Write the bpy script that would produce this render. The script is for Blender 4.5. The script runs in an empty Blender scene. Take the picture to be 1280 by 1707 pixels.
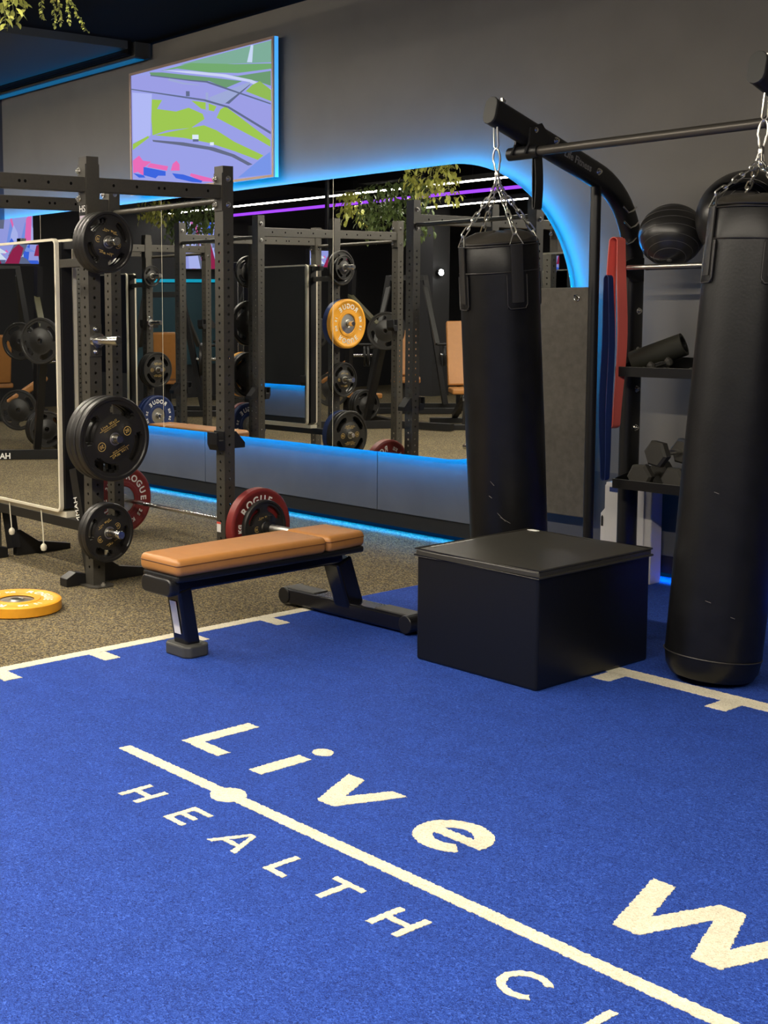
import bpy, math, random
from mathutils import Vector, Matrix
random.seed(7)
PI = math.pi
S = bpy.context.scene
COL = S.collection

# ------------------------------------------------------------------ camera, world, lights, exposure
YAW, PITCH, ROLL = map(math.radians, (-53.8126, -6.0919, 0.7057))
F_PX, PX0, PY0 = 2163.0, 256.0, 743.0
fw = Vector((math.sin(YAW)*math.cos(PITCH), math.cos(YAW)*math.cos(PITCH), math.sin(PITCH)))
rt = fw.cross(Vector((0, 0, 1))).normalized()
dn = fw.cross(rt)
r2 = rt*math.cos(ROLL) + dn*math.sin(ROLL)
d2 = -rt*math.sin(ROLL) + dn*math.cos(ROLL)
cam = bpy.data.cameras.new('camera')
camo = bpy.data.objects.new('camera', cam)
COL.objects.link(camo)
m = Matrix.Identity(4)
for i in range(3):
    m[i][0] = r2[i]; m[i][1] = -d2[i]; m[i][2] = -fw[i]
m[2][3] = 1.5
camo.matrix_world = m
cam.sensor_fit = 'AUTO'; cam.sensor_width = 36.0
cam.lens = F_PX*36.0/1707.0
cam.shift_x = (640.0-PX0)/1707.0
cam.shift_y = (PY0-853.5)/1707.0
cam.clip_start = 0.05; cam.clip_end = 100
S.camera = camo

w = bpy.data.worlds.new('world'); S.world = w
w.use_nodes = True
w.node_tree.nodes['Background'].inputs[0].default_value = (0.9, 0.95, 1.0, 1)
w.node_tree.nodes['Background'].inputs[1].default_value = 0.02

S.view_settings.view_transform = 'Standard'
S.view_settings.look = 'None'
S.view_settings.gamma = 1.0
S.view_settings.use_curve_mapping = False
S.view_settings.exposure = 0.0

LAMP_E = 152.0        # linear ceiling fixtures
LED_E = 88.0         # blue halo strips
TV_E = 0.95

# ------------------------------------------------------------------ materials
MATS = {}
def mat(name, col=(0.5, 0.5, 0.5), rough=0.5, metal=0.0, spec=0.5, noise=0.0, nscale=40.0, bump=0.0, bscale=200.0, emit=None, estr=1.0, coat=0.0):
    if name in MATS: return MATS[name]
    M = bpy.data.materials.new(name); M.use_nodes = True
    nt = M.node_tree; b = nt.nodes['Principled BSDF']
    b.inputs['Base Color'].default_value = (*col, 1)
    b.inputs['Roughness'].default_value = rough
    b.inputs['Metallic'].default_value = metal
    b.inputs['Specular IOR Level'].default_value = spec
    b.inputs['Coat Weight'].default_value = coat
    tc = nt.nodes.new('ShaderNodeTexCoord')
    if noise > 0:
        n = nt.nodes.new('ShaderNodeTexNoise'); n.inputs['Scale'].default_value = nscale; n.inputs['Detail'].default_value = 5
        nt.links.new(tc.outputs['Object'], n.inputs['Vector'])
        r = nt.nodes.new('ShaderNodeValToRGB')
        r.color_ramp.elements[0].position = 0.3; r.color_ramp.elements[1].position = 0.7
        r.color_ramp.elements[0].color = (*[c*(1-noise) for c in col], 1)
        r.color_ramp.elements[1].color = (*[min(1, c*(1+noise)) for c in col], 1)
        nt.links.new(n.outputs['Fac'], r.inputs['Fac'])
        nt.links.new(r.outputs['Color'], b.inputs['Base Color'])
    if bump > 0:
        n = nt.nodes.new('ShaderNodeTexNoise'); n.inputs['Scale'].default_value = bscale; n.inputs['Detail'].default_value = 4
        nt.links.new(tc.outputs['Object'], n.inputs['Vector'])
        bp = nt.nodes.new('ShaderNodeBump'); bp.inputs['Strength'].default_value = bump; bp.inputs['Distance'].default_value = 0.004
        nt.links.new(n.outputs['Fac'], bp.inputs['Height'])
        nt.links.new(bp.outputs['Normal'], b.inputs['Normal'])
    if emit:
        b.inputs['Emission Color'].default_value = (*emit, 1)
        b.inputs['Emission Strength'].default_value = estr
    MATS[name] = M
    return M

def speckle_mat(name, base, fleck, fleck2, amount=0.62, scale=160, bump=0.6, rough=0.9, large=0.25):
    M = bpy.data.materials.new(name); M.use_nodes = True
    nt = M.node_tree; b = nt.nodes['Principled BSDF']; b.inputs['Roughness'].default_value = rough
    b.inputs['Specular IOR Level'].default_value = 0.25
    tc = nt.nodes.new('ShaderNodeTexCoord')
    v = nt.nodes.new('ShaderNodeTexVoronoi'); v.inputs['Scale'].default_value = scale
    nt.links.new(tc.outputs['Object'], v.inputs['Vector'])
    sep = nt.nodes.new('ShaderNodeSeparateColor'); nt.links.new(v.outputs['Color'], sep.inputs['Color'])
    r = nt.nodes.new('ShaderNodeValToRGB'); r.color_ramp.interpolation = 'CONSTANT'
    e = r.color_ramp.elements
    e[0].position = 0; e[0].color = (*base, 1); e[1].position = amount; e[1].color = (*fleck, 1)
    e.new(0.5*(1+amount)).color = (*fleck2, 1)
    e.new(amount*0.5).color = (*[c*1.5 for c in base], 1)
    nt.links.new(sep.outputs['Red'], r.inputs['Fac'])
    n = nt.nodes.new('ShaderNodeTexNoise'); n.inputs['Scale'].default_value = 1.3; n.inputs['Detail'].default_value = 3
    nt.links.new(tc.outputs['Object'], n.inputs['Vector'])
    mr = nt.nodes.new('ShaderNodeMapRange'); mr.inputs['To Min'].default_value = 1-large; mr.inputs['To Max'].default_value = 1+large
    nt.links.new(n.outputs['Fac'], mr.inputs['Value'])
    mx = nt.nodes.new('ShaderNodeVectorMath'); mx.operation = 'SCALE'
    nt.links.new(r.outputs['Color'], mx.inputs[0]); nt.links.new(mr.outputs['Result'], mx.inputs['Scale'])
    nt.links.new(mx.outputs['Vector'], b.inputs['Base Color'])
    bp = nt.nodes.new('ShaderNodeBump'); bp.inputs['Strength'].default_value = bump; bp.inputs['Distance'].default_value = 0.003
    nt.links.new(v.outputs['Distance'], bp.inputs['Height']); nt.links.new(bp.outputs['Normal'], b.inputs['Normal'])
    MATS[name] = M
    return M

def turf_mat(name, c0, c1, c2, bump=1.0):
    M = bpy.data.materials.new(name); M.use_nodes = True
    nt = M.node_tree; b = nt.nodes['Principled BSDF']; b.inputs['Roughness'].default_value = 0.75
    b.inputs['Specular IOR Level'].default_value = 0.25
    tc = nt.nodes.new('ShaderNodeTexCoord')
    mp = nt.nodes.new('ShaderNodeMapping'); mp.inputs['Scale'].default_value = (1, 1.0, 1)
    nt.links.new(tc.outputs['Object'], mp.inputs['Vector'])
    n = nt.nodes.new('ShaderNodeTexNoise'); n.inputs['Scale'].default_value = 150; n.inputs['Detail'].default_value = 3; n.inputs['Roughness'].default_value = 0.7
    n.inputs['Distortion'].default_value = 1.5
    nt.links.new(mp.outputs['Vector'], n.inputs['Vector'])
    r = nt.nodes.new('ShaderNodeValToRGB'); e = r.color_ramp.elements
    e[0].position = 0.36; e[0].color = (*c0, 1); e[1].position = 0.66; e[1].color = (*c2, 1); e.new(0.5).color = (*c1, 1)
    nt.links.new(n.outputs['Fac'], r.inputs['Fac'])
    n2 = nt.nodes.new('ShaderNodeTexNoise'); n2.inputs['Scale'].default_value = 9; n2.inputs['Detail'].default_value = 5
    nt.links.new(tc.outputs['Object'], n2.inputs['Vector'])
    mr = nt.nodes.new('ShaderNodeMapRange'); mr.inputs['To Min'].default_value = 0.78; mr.inputs['To Max'].default_value = 1.22
    nt.links.new(n2.outputs['Fac'], mr.inputs['Value'])
    mx = nt.nodes.new('ShaderNodeVectorMath'); mx.operation = 'SCALE'
    nt.links.new(r.outputs['Color'], mx.inputs[0]); nt.links.new(mr.outputs['Result'], mx.inputs['Scale'])
    nt.links.new(mx.outputs['Vector'], b.inputs['Base Color'])
    bp = nt.nodes.new('ShaderNodeBump'); bp.inputs['Strength'].default_value = bump; bp.inputs['Distance'].default_value = 0.006
    nt.links.new(n.outputs['Fac'], bp.inputs['Height']); nt.links.new(bp.outputs['Normal'], b.inputs['Normal'])
    b.inputs['Sheen Weight'].default_value = 0.0
    MATS[name] = M
    return M

M_WALL = mat('wall_paint', (0.145, 0.135, 0.117), 0.75, noise=0.06, nscale=3, bump=0.05, bscale=60)
M_PANEL = mat('panel_paint', (0.080, 0.082, 0.088), 0.6, noise=0.08, nscale=4)
M_CEIL = mat('ceiling_black', (0.004, 0.004, 0.0045), 0.95, spec=0.05)
M_SOFFIT = mat('soffit_dark', (0.050, 0.053, 0.055), 0.8, spec=0.1)
M_BLACKBOARD = mat('kick_black', (0.006, 0.006, 0.007), 0.6)
M_RUBBER = speckle_mat('rubber_floor', (0.055, 0.045, 0.030), (0.27, 0.21, 0.095), (0.17, 0.145, 0.10), 0.55, 150, 0.5)
M_TURF = turf_mat('blue_turf', (0.005, 0.022, 0.17), (0.017, 0.064, 0.39), (0.06, 0.15, 0.66))
M_TURFW = turf_mat('white_turf', (0.60, 0.54, 0.38), (0.82, 0.76, 0.60), (0.92, 0.88, 0.74), 0.8)
M_MIRROR = mat('mirror_glass', (0.86, 0.88, 0.88), 0.0, 1.0)
M_RACK = mat('rack_powdercoat', (0.048, 0.044, 0.036), 0.42, 0.0, 0.5, noise=0.1, nscale=80, bump=0.03, bscale=500)
M_BLACK = mat('black_gloss', (0.006, 0.006, 0.009), 0.22)
M_BLACKS = mat('black_satin', (0.008, 0.008, 0.009), 0.4)
M_CHROME = mat('chrome', (0.72, 0.71, 0.68), 0.22, 1.0)
M_STEEL = mat('steel', (0.58, 0.57, 0.53), 0.35, 1.0, noise=0.1)
M_ZINC = mat('zinc_chain', (0.80, 0.78, 0.72), 0.3, 1.0)
M_URETH = mat('black_urethane', (0.014, 0.013, 0.012), 0.45, noise=0.1, nscale=30)
M_GOLD = mat('gold_print', (0.62, 0.42, 0.12), 0.5)
M_WHITE = mat('white_print', (0.85, 0.84, 0.8), 0.5)
M_CREAM = mat('cream_frame', (0.66, 0.62, 0.50), 0.45)
M_RED = mat('red_rubber', (0.20, 0.018, 0.016), 0.5, noise=0.15, nscale=12)
M_YEL = mat('yellow_rubber', (0.80, 0.36, 0.02), 0.5, noise=0.1, nscale=12)
M_BLUE = mat('blue_rubber', (0.012, 0.03, 0.12), 0.5, noise=0.1, nscale=12)
M_TAN = mat('tan_vinyl', (0.40, 0.175, 0.048), 0.42, noise=0.05, nscale=20, bump=0.04, bscale=300)
M_TANS = mat('tan_stitch', (0.16, 0.06, 0.015), 0.6)
M_LEATHER = mat('bag_leather', (0.006, 0.006, 0.0065), 0.38, spec=0.32, noise=0.25, nscale=14, bump=0.10, bscale=90)
M_PIPING = mat('bag_piping', (0.03, 0.028, 0.026), 0.4)
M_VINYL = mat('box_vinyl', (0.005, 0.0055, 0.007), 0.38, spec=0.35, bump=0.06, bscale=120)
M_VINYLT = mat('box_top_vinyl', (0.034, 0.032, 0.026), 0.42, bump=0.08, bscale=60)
M_MAT = mat('mat_foam', (0.085, 0.078, 0.066), 0.85, noise=0.15, nscale=30, bump=0.35, bscale=260)
M_BANDR = mat('band_red', (0.92, 0.17, 0.13), 0.55)
M_BANDB = mat('band_blue', (0.012, 0.03, 0.14), 0.5)
M_BALL = mat('ball_black', (0.022, 0.021, 0.02), 0.3, bump=0.02, bscale=60)
M_BALLR = mat('ball_ring', (0.10, 0.095, 0.085), 0.4)
M_FOAM = mat('foam_olive', (0.022, 0.022, 0.014), 0.75)
M_HEX = mat('hex_rubber', (0.05, 0.047, 0.04), 0.6)
M_WHITEP = mat('white_plastic', (0.55, 0.54, 0.53), 0.4)
M_GREY = mat('grey_rubber', (0.05, 0.05, 0.046), 0.55)
M_LED = mat('led_blue', (0, 0, 0), 0.5, emit=(0.0, 0.33, 1.0), estr=LED_E)
M_LEDF = mat('led_floor', (0, 0, 0), 0.5, emit=(0.0, 0.30, 1.0), estr=LED_E*1.4)
M_LEDC = mat('led_cove', (0, 0, 0), 0.5, emit=(0.0, 0.38, 1.0), estr=5)
M_GLOWK = mat('glow_cornice', (0, 0, 0), 0.5, emit=(0.0, 0.09, 0.22), estr=1.0)  # dim blue emission standing in for LED light on the cornice underside
M_LAMP = mat('lamp_white', (0, 0, 0), 0.5, emit=(1.0, 0.90, 0.74), estr=LAMP_E)
M_LAMP2 = mat('lamp_white_turf', (0, 0, 0), 0.5, emit=(1.0, 0.90, 0.74), estr=LAMP_E*1.28)
M_LAMPB = mat('lamp_white_far', (0, 0, 0), 0.5, emit=(1.0, 0.93, 0.82), estr=34)
M_PURP = mat('led_purple', (0, 0, 0), 0.5, emit=(0.30, 0.04, 0.9), estr=1.6)
M_LEAF = mat('leaf_green', (0.50, 0.52, 0.12), 0.5, noise=0.3, nscale=20)
M_LEAFD = mat('leaf_dark', (0.14, 0.20, 0.06), 0.5, noise=0.4, nscale=10)
M_STEM = mat('stem', (0.10, 0.11, 0.03), 0.7)
M_TVSIDE = mat('tv_side', (0.3, 0.5, 0.7), 0.4, emit=(0.05, 0.40, 0.95), estr=0.9)
M_BEZEL = mat('tv_bezel', (0.42, 0.30, 0.24), 0.4)
M_STICK = mat('sticker_white', (0.8, 0.78, 0.76), 0.5)
M_STICKR = mat('sticker_red', (0.7, 0.08, 0.05), 0.5)

# ------------------------------------------------------------------ mesh builder
class MB:
    def __init__(self, off=(0, 0, 0)):
        self.v = []; self.f = []; self.off = Vector(off)
    def add(self, vs, fs):
        n = len(self.v)
        self.v += [Vector(p) for p in vs]
        self.f += [tuple(i+n for i in q) for q in fs]
        return self
    def box(self, c, s, rot=None):
        x, y, z = s[0]/2, s[1]/2, s[2]/2
        vs = [Vector((a, b, d)) for a in (-x, x) for b in (-y, y) for d in (-z, z)]
        if rot is not None: vs = [rot @ p for p in vs]
        vs = [p + Vector(c) for p in vs]
        return self.add(vs, [(0, 1, 3, 2), (4, 6, 7, 5), (0, 4, 5, 1), (2, 3, 7, 6), (0, 2, 6, 4), (1, 5, 7, 3)])
    def bounds(self, x0, x1, y0, y1, z0, z1):
        return self.box(((x0+x1)/2, (y0+y1)/2, (z0+z1)/2), (x1-x0, y1-y0, z1-z0))
    def bar(self, p0, p1, wa, wb, up=(0, 0, 1)):
        p0 = Vector(p0); p1 = Vector(p1); d = (p1-p0); L = d.length; d.normalize()
        u = Vector(up)
        if abs(d.dot(u)) > 0.99: u = Vector((0, 1, 0))
        s = d.cross(u).normalized(); t = s.cross(d).normalized()
        R = Matrix((s, d, t)).transposed()
        return self.box((p0+p1)/2, (wa, L, wb), R)
    def tube(self, path, r, n=12, closed=False, caps=True):
        P = [Vector(p) for p in path]; k = len(P)
        rings = []; prev = None
        for i in range(k):
            if closed: d = P[(i+1) % k]-P[i-1]
            else: d = P[min(i+1, k-1)]-P[max(i-1, 0)]
            d.normalize()
            if prev is None:
                u = Vector((0, 0, 1)) if abs(d.z) < 0.9 else Vector((1, 0, 0))
                a = d.cross(u).normalized()
            else:
                a = (prev - d*prev.dot(d)).normalized()
            prev = a; b = d.cross(a)
            rr = r[i] if isinstance(r, (list, tuple)) else r
            rings.append([P[i] + a*rr*math.cos(2*PI*j/n) + b*rr*math.sin(2*PI*j/n) for j in range(n)])
        vs = [p for q in rings for p in q]; fs = []
        for i in range(k if closed else k-1):
            for j in range(n):
                i2 = (i+1) % k
                fs.append((i*n+j, i*n+(j+1) % n, i2*n+(j+1) % n, i2*n+j))
        if caps and not closed:
            fs.append(tuple(range(n-1, -1, -1))); fs.append(tuple((k-1)*n+j for j in range(n)))
        return self.add(vs, fs)
    def cyl(self, p0, p1, r, n=16):
        return self.tube([p0, p1], r, n)
    def lathe(self, prof, axis='z', c=(0, 0, 0), n=32, cap=True):
        vs = []; fs = []; k = len(prof); C = Vector(c)
        for (r, h) in prof:
            for j in range(n):
                a = 2*PI*j/n; x, y = r*math.cos(a), r*math.sin(a)
                if axis == 'z': p = (x, y, h)
                elif axis == 'x': p = (h, x, y)
                else: p = (y, h, x)
                vs.append(C+Vector(p))
        for i in range(k-1):
            for j in range(n):
                fs.append((i*n+j, i*n+(j+1) % n, (i+1)*n+(j+1) % n, (i+1)*n+j))
        if cap:
            fs.append(tuple(range(n-1, -1, -1))); fs.append(tuple((k-1)*n+j for j in range(n)))
        return self.add(vs, fs)
    def prism(self, poly, a0, a1, plane='xy'):
        # poly in plane, extruded along the third axis from a0 to a1
        n = len(poly)
        def P(u, v, a):
            if plane == 'xy': return (u, v, a)
            if plane == 'xz': return (u, a, v)
            return (a, u, v)     # yz
        vs = [P(u, v, a0) for u, v in poly]+[P(u, v, a1) for u, v in poly]
        fs = [tuple(range(n-1, -1, -1)), tuple(range(n, 2*n))]
        fs += [(i, (i+1) % n, (i+1) % n+n, i+n) for i in range(n)]
        return self.add(vs, fs)
    def mesh(self, name, smooth=False):
        me = bpy.data.meshes.new(name)
        me.from_pydata([tuple(p-self.off) for p in self.v], [], self.f)
        me.update()
        import bmesh
        bm = bmesh.new(); bm.from_mesh(me); bmesh.ops.recalc_face_normals(bm, faces=bm.faces); bm.to_mesh(me); bm.free()
        if smooth:
            me.shade_smooth()
            try: me.set_sharp_from_angle(angle=math.radians(40))
            except Exception: pass
        return me
    def build(self, name, material, parent=None, smooth=False, bevel=0.0, seg=2, kind=None):
        return obj(name, self.mesh(name, smooth), material, parent, bevel, seg, kind)

def obj(name, me, material=None, parent=None, bevel=0.0, seg=2, kind=None, loc=None, rot=None):
    o = bpy.data.objects.new(name, me); COL.objects.link(o)
    if material is not None and len(me.materials) == 0: me.materials.append(material)
    if parent is not None: o.parent = parent
    if loc is not None: o.location = loc
    if rot is not None: o.rotation_euler = rot
    if bevel > 0:
        md = o.modifiers.new('bevel', 'BEVEL'); md.width = bevel; md.segments = seg; md.limit_method = 'ANGLE'; md.angle_limit = math.radians(40)
    if kind: o['kind'] = kind
    return o

def tag(o, label, cat, group=None):
    o['label'] = label; o['category'] = cat
    if group: o['group'] = group
    return o

def thing(name, label, cat, loc=(0, 0, 0), group=None, rot=None):
    o = bpy.data.objects.new(name, None); COL.objects.link(o)
    o.location = loc; o.empty_display_size = 0.1
    if rot is not None: o.rotation_euler = rot
    return tag(o, label, cat, group)

def copy_tree(o, parent=None):
    c = o.copy(); COL.objects.link(c); c.parent = parent
    for ch in list(o.children): copy_tree(ch, c)
    return c

def struct(name, mb, material, **k):
    o = mb.build(name, material, **k); o['kind'] = 'structure'; return o

FONTCACHE = {}
def text_mesh(s, size, ext=0.0006, spacing=1.0, bold=0.0):
    key = (s, size, ext, spacing, bold)
    if key in FONTCACHE: return FONTCACHE[key]
    cu = bpy.data.curves.new('text', 'FONT'); cu.body = s; cu.size = size; cu.extrude = ext
    cu.align_x = 'CENTER'; cu.align_y = 'CENTER'; cu.space_character = spacing; cu.offset = bold; cu.resolution_u = 3
    t = bpy.data.objects.new('text', cu); COL.objects.link(t)
    bpy.context.view_layer.update()
    dg = bpy.context.evaluated_depsgraph_get()
    me = bpy.data.meshes.new_from_object(t.evaluated_get(dg))
    bpy.data.objects.remove(t); bpy.data.curves.remove(cu)
    FONTCACHE[key] = me
    return me

def text_into(mb, s, size, fn, **k):
    me = text_mesh(s, size, **k)
    mb.add([fn(v.co.x, v.co.y, v.co.z) for v in me.vertices], [tuple(p.vertices) for p in me.polygons])

# ------------------------------------------------------------------ room shell
WY = 6.23           # face of the back wall
XL, XR, YF, ZC = -17.0, 4.0, -8.0, 3.56
TURF_X = -4.68
struct('floor', MB().bounds(XL, TURF_X, YF, WY+0.15, -0.10, 0.0), M_RUBBER)
turf = struct('floor_turf', MB().bounds(TURF_X, XR, YF, WY+0.15, -0.10, 0.004), M_TURF)
struct('ceiling', MB().bounds(XL, XR, YF, WY+0.15, ZC, ZC+0.1), M_CEIL)
wall_back = struct('wall_back', MB().bounds(-10.86, XR, WY, WY+0.14, 0.56, ZC), M_WALL)
struct('wall_back_recess', MB().bounds(XL, -10.86, WY+0.05, WY+0.14, 0.56, ZC), mat('navy_wall', (0.010, 0.012, 0.022), 0.7))
# lower wall panels, each a board with a fine joint
px = XL
while px < XR-0.01:
    nx = min(px+1.83, XR)
    if abs(px - XL) < 0.01: nx = -15.16
    o = MB().bounds(px+0.003, nx-0.003, WY, WY+0.02, 0.147, 0.56).build('panel', M_PANEL, wall_back)
    px = nx
struct('wall_back_core', MB().bounds(XL, XR, WY+0.12, WY+0.15, -0.05, 0.6), M_CEIL)
struct('trim_1', MB().bounds(XL, XR, WY+0.012, WY+0.030, 0.050, 0.147), M_BLACKBOARD)
struct('wall_front', MB().bounds(XL, XR, YF-0.1, YF, 0, ZC), mat('front_wall_dark', (0.022, 0.022, 0.024), 0.8))
struct('wall_left', MB().bounds(XL-0.1, XL, YF, WY+0.15, 0, ZC), mat('left_wall_dark', (0.022, 0.022, 0.024), 0.8))
struct('wall_right', MB().bounds(XR, XR+0.1, YF, WY+0.15, 0, ZC), mat('right_wall_dark', (0.03, 0.03, 0.03), 0.8))
# dropped soffit with cove light
sof = struct('ceiling_soffit', MB().bounds(-13.5, -8.45, 4.0, 5.98, 3.50, ZC), M_SOFFIT)
MB().bounds(-13.5, -8.45, 5.98, 6.01, 3.455, ZC).build('fascia', M_CEIL, sof)
MB().bounds(-13.5, -8.45, 5.935, 5.98, 3.462, 3.467).build('cove_ledge', M_CEIL, sof)
MB().bounds(-13.4, -8.55, 5.964, 5.978, 3.469, 3.476).build('cove_light', M_LEDC, sof)
MB().bounds(-13.5, -8.45, 6.05, 6.20, 3.445, ZC).build('cornice', M_SOFFIT, sof)
MB().bounds(-13.45, -8.5, 6.08, 6.17, 3.439, 3.4445).build('cornice_glow', M_GLOWK, sof)  # no lamp: lit underside of the cornice, its blue light put in as emission
MB().bounds(-13.5, -8.45, 4.69, 4.81, 3.485, 3.50).build('joint_strip', M_CEIL, sof)
# floor kick LED
led = MB()
led.bounds(-15.0, XR-0.2, WY+0.034, WY+0.046, 0.056, 0.064)
tag(led.build('floor_light_strip', M_LEDF), 'blue light strip glowing under the black kickboard along the floor', 'light strip')

# ------------------------------------------------------------------ turf markings
def jag(poly, step=0.005, amp=0.0022):
    out = []
    n = len(poly)
    for i in range(n):
        a = Vector((*poly[i], 0)); b = Vector((*poly[(i+1) % n], 0))
        k = max(1, int((b-a).length/step))
        for j in range(k):
            p = a.lerp(b, j/k)
            out.append((p.x+random.uniform(-amp, amp), p.y+random.uniform(-amp, amp)))
    return out
ZT = 0.0045
def mark(name, polys, amp=0.0030):
    mb = MB()
    for i, q in enumerate(polys): mb.prism(jag(q, amp=amp), ZT-0.002, ZT+0.0011+0.00015*(i % 7), 'xy')
    return mb.build(name, M_TURFW, turf)
def rect(x0, x1, y0, y1): return [(x0, y0), (x1, y0), (x1, y1), (x0, y1)]
def stroke(p0, p1, wd):
    a = Vector(p0); b = Vector(p1); d = (b-a).normalized(); n = Vector((-d.y, d.x))*wd/2
    return [tuple(a+n), tuple(a-n), tuple(b-n), tuple(b+n)]
def arc_poly(cx, cy, ri, ro, a0, a1, n=40, sx=1.0):
    o = [(cx+sx*ro*math.cos(a0+(a1-a0)*i/n), cy+ro*math.sin(a0+(a1-a0)*i/n)) for i in range(n+1)]
    o += [(cx+sx*ri*math.cos(a1+(a0-a1)*i/n), cy+ri*math.sin(a1+(a0-a1)*i/n)) for i in range(n+1)]
    return o
def disc(cx, cy, r, n=40): return [(cx+r*math.cos(2*PI*i/n), cy+r*math.sin(2*PI*i/n)) for i in range(n)]
mark('turf_letter', [rect(-3.475, -3.415, 2.65, 2.95), rect(-3.42, -3.275, 2.645, 2.70)])                    # L
mark('turf_letter', [rect(-3.115, -3.055, 2.645, 2.865), disc(-3.083, 2.945, 0.036)])  # i
mark('turf_letter', [[(-2.885, 2.87), (-2.815, 2.87), (-2.755, 2.725), (-2.695, 2.87), (-2.635, 2.87), (-2.72, 2.64), (-2.79, 2.64)]])  # v
mark('turf_letter', [arc_poly(-2.355, 2.755, 0.058, 0.113, 0.0, 2*PI-0.75), rect(-2.42, -2.245, 2.735, 2.778)])  # e
mark('turf_letter', [[(-1.855, 2.95), (-1.79, 2.95), (-1.735, 2.755), (-1.665, 2.95), (-1.60, 2.95), (-1.53, 2.755), (-1.475, 2.95), (-1.41, 2.95), (-1.495, 2.65), (-1.565, 2.65), (-1.632, 2.86), (-1.70, 2.65), (-1.77, 2.65)]])  # W
mark('turf_letter', [arc_poly(-1.15, 2.755, 0.058, 0.113, 0.0, 2*PI-0.75), rect(-1.215, -1.04, 2.735, 2.778)])  # e
mark('turf_letter', [rect(-0.83, -0.77, 2.645, 2.97)])
mark('turf_letter', [rect(-0.53, -0.47, 2.645, 2.97)])
mark('turf_line', [rect(-3.545, 0.2, 2.43, 2.478), disc(-2.985, 2.452, 0.058)])
sw = 0.021; y0, y1 = 2.192, 2.312
def small(ch, x, wd):
    a = 0.0020
    if ch == 'H': P = [rect(x, x+sw, y0, y1), rect(x+wd-sw, x+wd, y0, y1), rect(x+sw-.003, x+wd-sw+.003, 2.242, 2.262)]
    elif ch == 'E': P = [rect(x, x+sw, y0, y1), rect(x+sw-.003, x+wd, y0, y0+.02), rect(x+sw-.003, x+wd-.008, 2.242, 2.262), rect(x+sw-.003, x+wd, y1-.02, y1)]
    elif ch == 'A': P = [[(x, y0), (x+sw, y0), (x+wd/2+.004, y1), (x+wd/2-.012, y1)], [(x+wd-sw, y0), (x+wd, y0), (x+wd/2+.012, y1), (x+wd/2-.004, y1)], rect(x+.026, x+wd-.026, 2.222, 2.24)]
    elif ch == 'L': P = [rect(x, x+sw, y0, y1), rect(x+sw-.003, x+wd, y0, y0+.02)]
    elif ch == 'T': P = [rect(x, x+wd, y1-.02, y1), rect(x+wd/2-sw/2, x+wd/2+sw/2, y0, y1-.018)]
    elif ch == 'C': P = [arc_poly(x+.058, 2.252, 0.041, 0.062, 0.75, 2*PI-0.75)]
    elif ch == 'U': P = [rect(x, x+sw, y0+.04, y1), rect(x+wd-sw, x+wd, y0+.04, y1), arc_poly(x+wd/2, y0+.042, wd/2-sw, wd/2, PI, 2*PI)]
    else: P = [rect(x, x+sw, y0, y1), arc_poly(x+sw, 2.281, .012, .031, -PI/2, PI/2), arc_poly(x+sw, 2.224, .013, .033, -PI/2, PI/2)]
    mark('turf_letter', P, a)
for ch, x, wd in (('H', -3.205, .10), ('E', -2.972, .088), ('A', -2.765, .125), ('L', -2.527, .078), ('T', -2.365, .108), ('H', -2.145, .105), ('C', -1.775, .11), ('L', -1.545, .078), ('U', -1.33, .10), ('B', -1.10, .08)):
    small(ch, x, wd)
# boundary lines with ruler ticks
edge = [rect(TURF_X+0.002, -4.615, -2.0, 4.61)]
ticks = [rect(-4.618, -4.49, 2.035+0.49*k, 2.115+0.49*k) for k in range(-4, 5)]
mark('turf_line', edge+ticks)
cross = [rect(-4.62, 1.5, 4.515, 4.61)]
cross += [rect(-3.065-0.49*k, -2.985-0.49*k, 4.40, 4.52) for k in range(-6, 4)]
mark('turf_line', cross)

# ------------------------------------------------------------------ wall mirror with halo light
MX0, MX1, MZ0, MZ1 = -12.4, -4.47, 0.545, 2.335
MR = (MZ1-MZ0)/2; MCX, MCZ = MX1-MR, (MZ0+MZ1)/2
YM = WY-0.070
seams = [-10.10, -8.28, -6.36]
mir = thing('wall_mirror', 'long wall mirror with a rounded end and blue backlight below the television', 'mirror', (MX0, YM, MZ0))
xs = [MX0]+seams
for i, x in enumerate(xs):
    if i < len(xs)-1:
        poly = rect(x+0.0025, xs[i+1]-0.0025, MZ0, MZ1)
    else:
        poly = [(x+0.0025, MZ0), (MCX, MZ0)]+[(MCX+MR*math.sin(PI*k/48), MCZ-MR*math.cos(PI*k/48)) for k in range(1, 48)]+[(MCX, MZ1), (x+0.0025, MZ1)]
    mb = MB(mir.location); mb.prism(poly, YM, YM+0.006, 'xz'); mb.build('pane', M_MIRROR, mir)
for x in seams:
    MB(mir.location).bounds(x-0.0022, x+0.0022, YM+0.0005, YM+0.0055, MZ0+.002, MZ1-.002).build('joint_strip', M_CREAM, mir)
def outline(inset):
    r = MR-inset
    o = [(MX0+inset, MZ1-inset), (MX0+inset, MZ0+inset)]
    n0 = 20
    o += [(MX0+inset+(MCX-MX0-inset)*k/n0, MZ0+inset) for k in range(1, n0+1)]
    o += [(MCX+r*math.sin(PI*k/40), MCZ-r*math.cos(PI*k/40)) for k in range(1, 40)]
    o += [(MCX-(MCX-MX0-inset)*k/n0, MZ1-inset) for k in range(0, n0)]
    return o
ol = outline(0.02)
mb = MB(mir.location); n = len(ol)
vs = [(x, YM+0.014, z) for x, z in ol]+[(x, YM+0.034, z) for x, z in ol]
mb.add(vs, [(i, (i+1) % n, (i+1) % n+n, i+n) for i in range(n)])
mb.build('halo_light_strip', M_LED, mir)
oi = outline(0.05)
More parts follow.
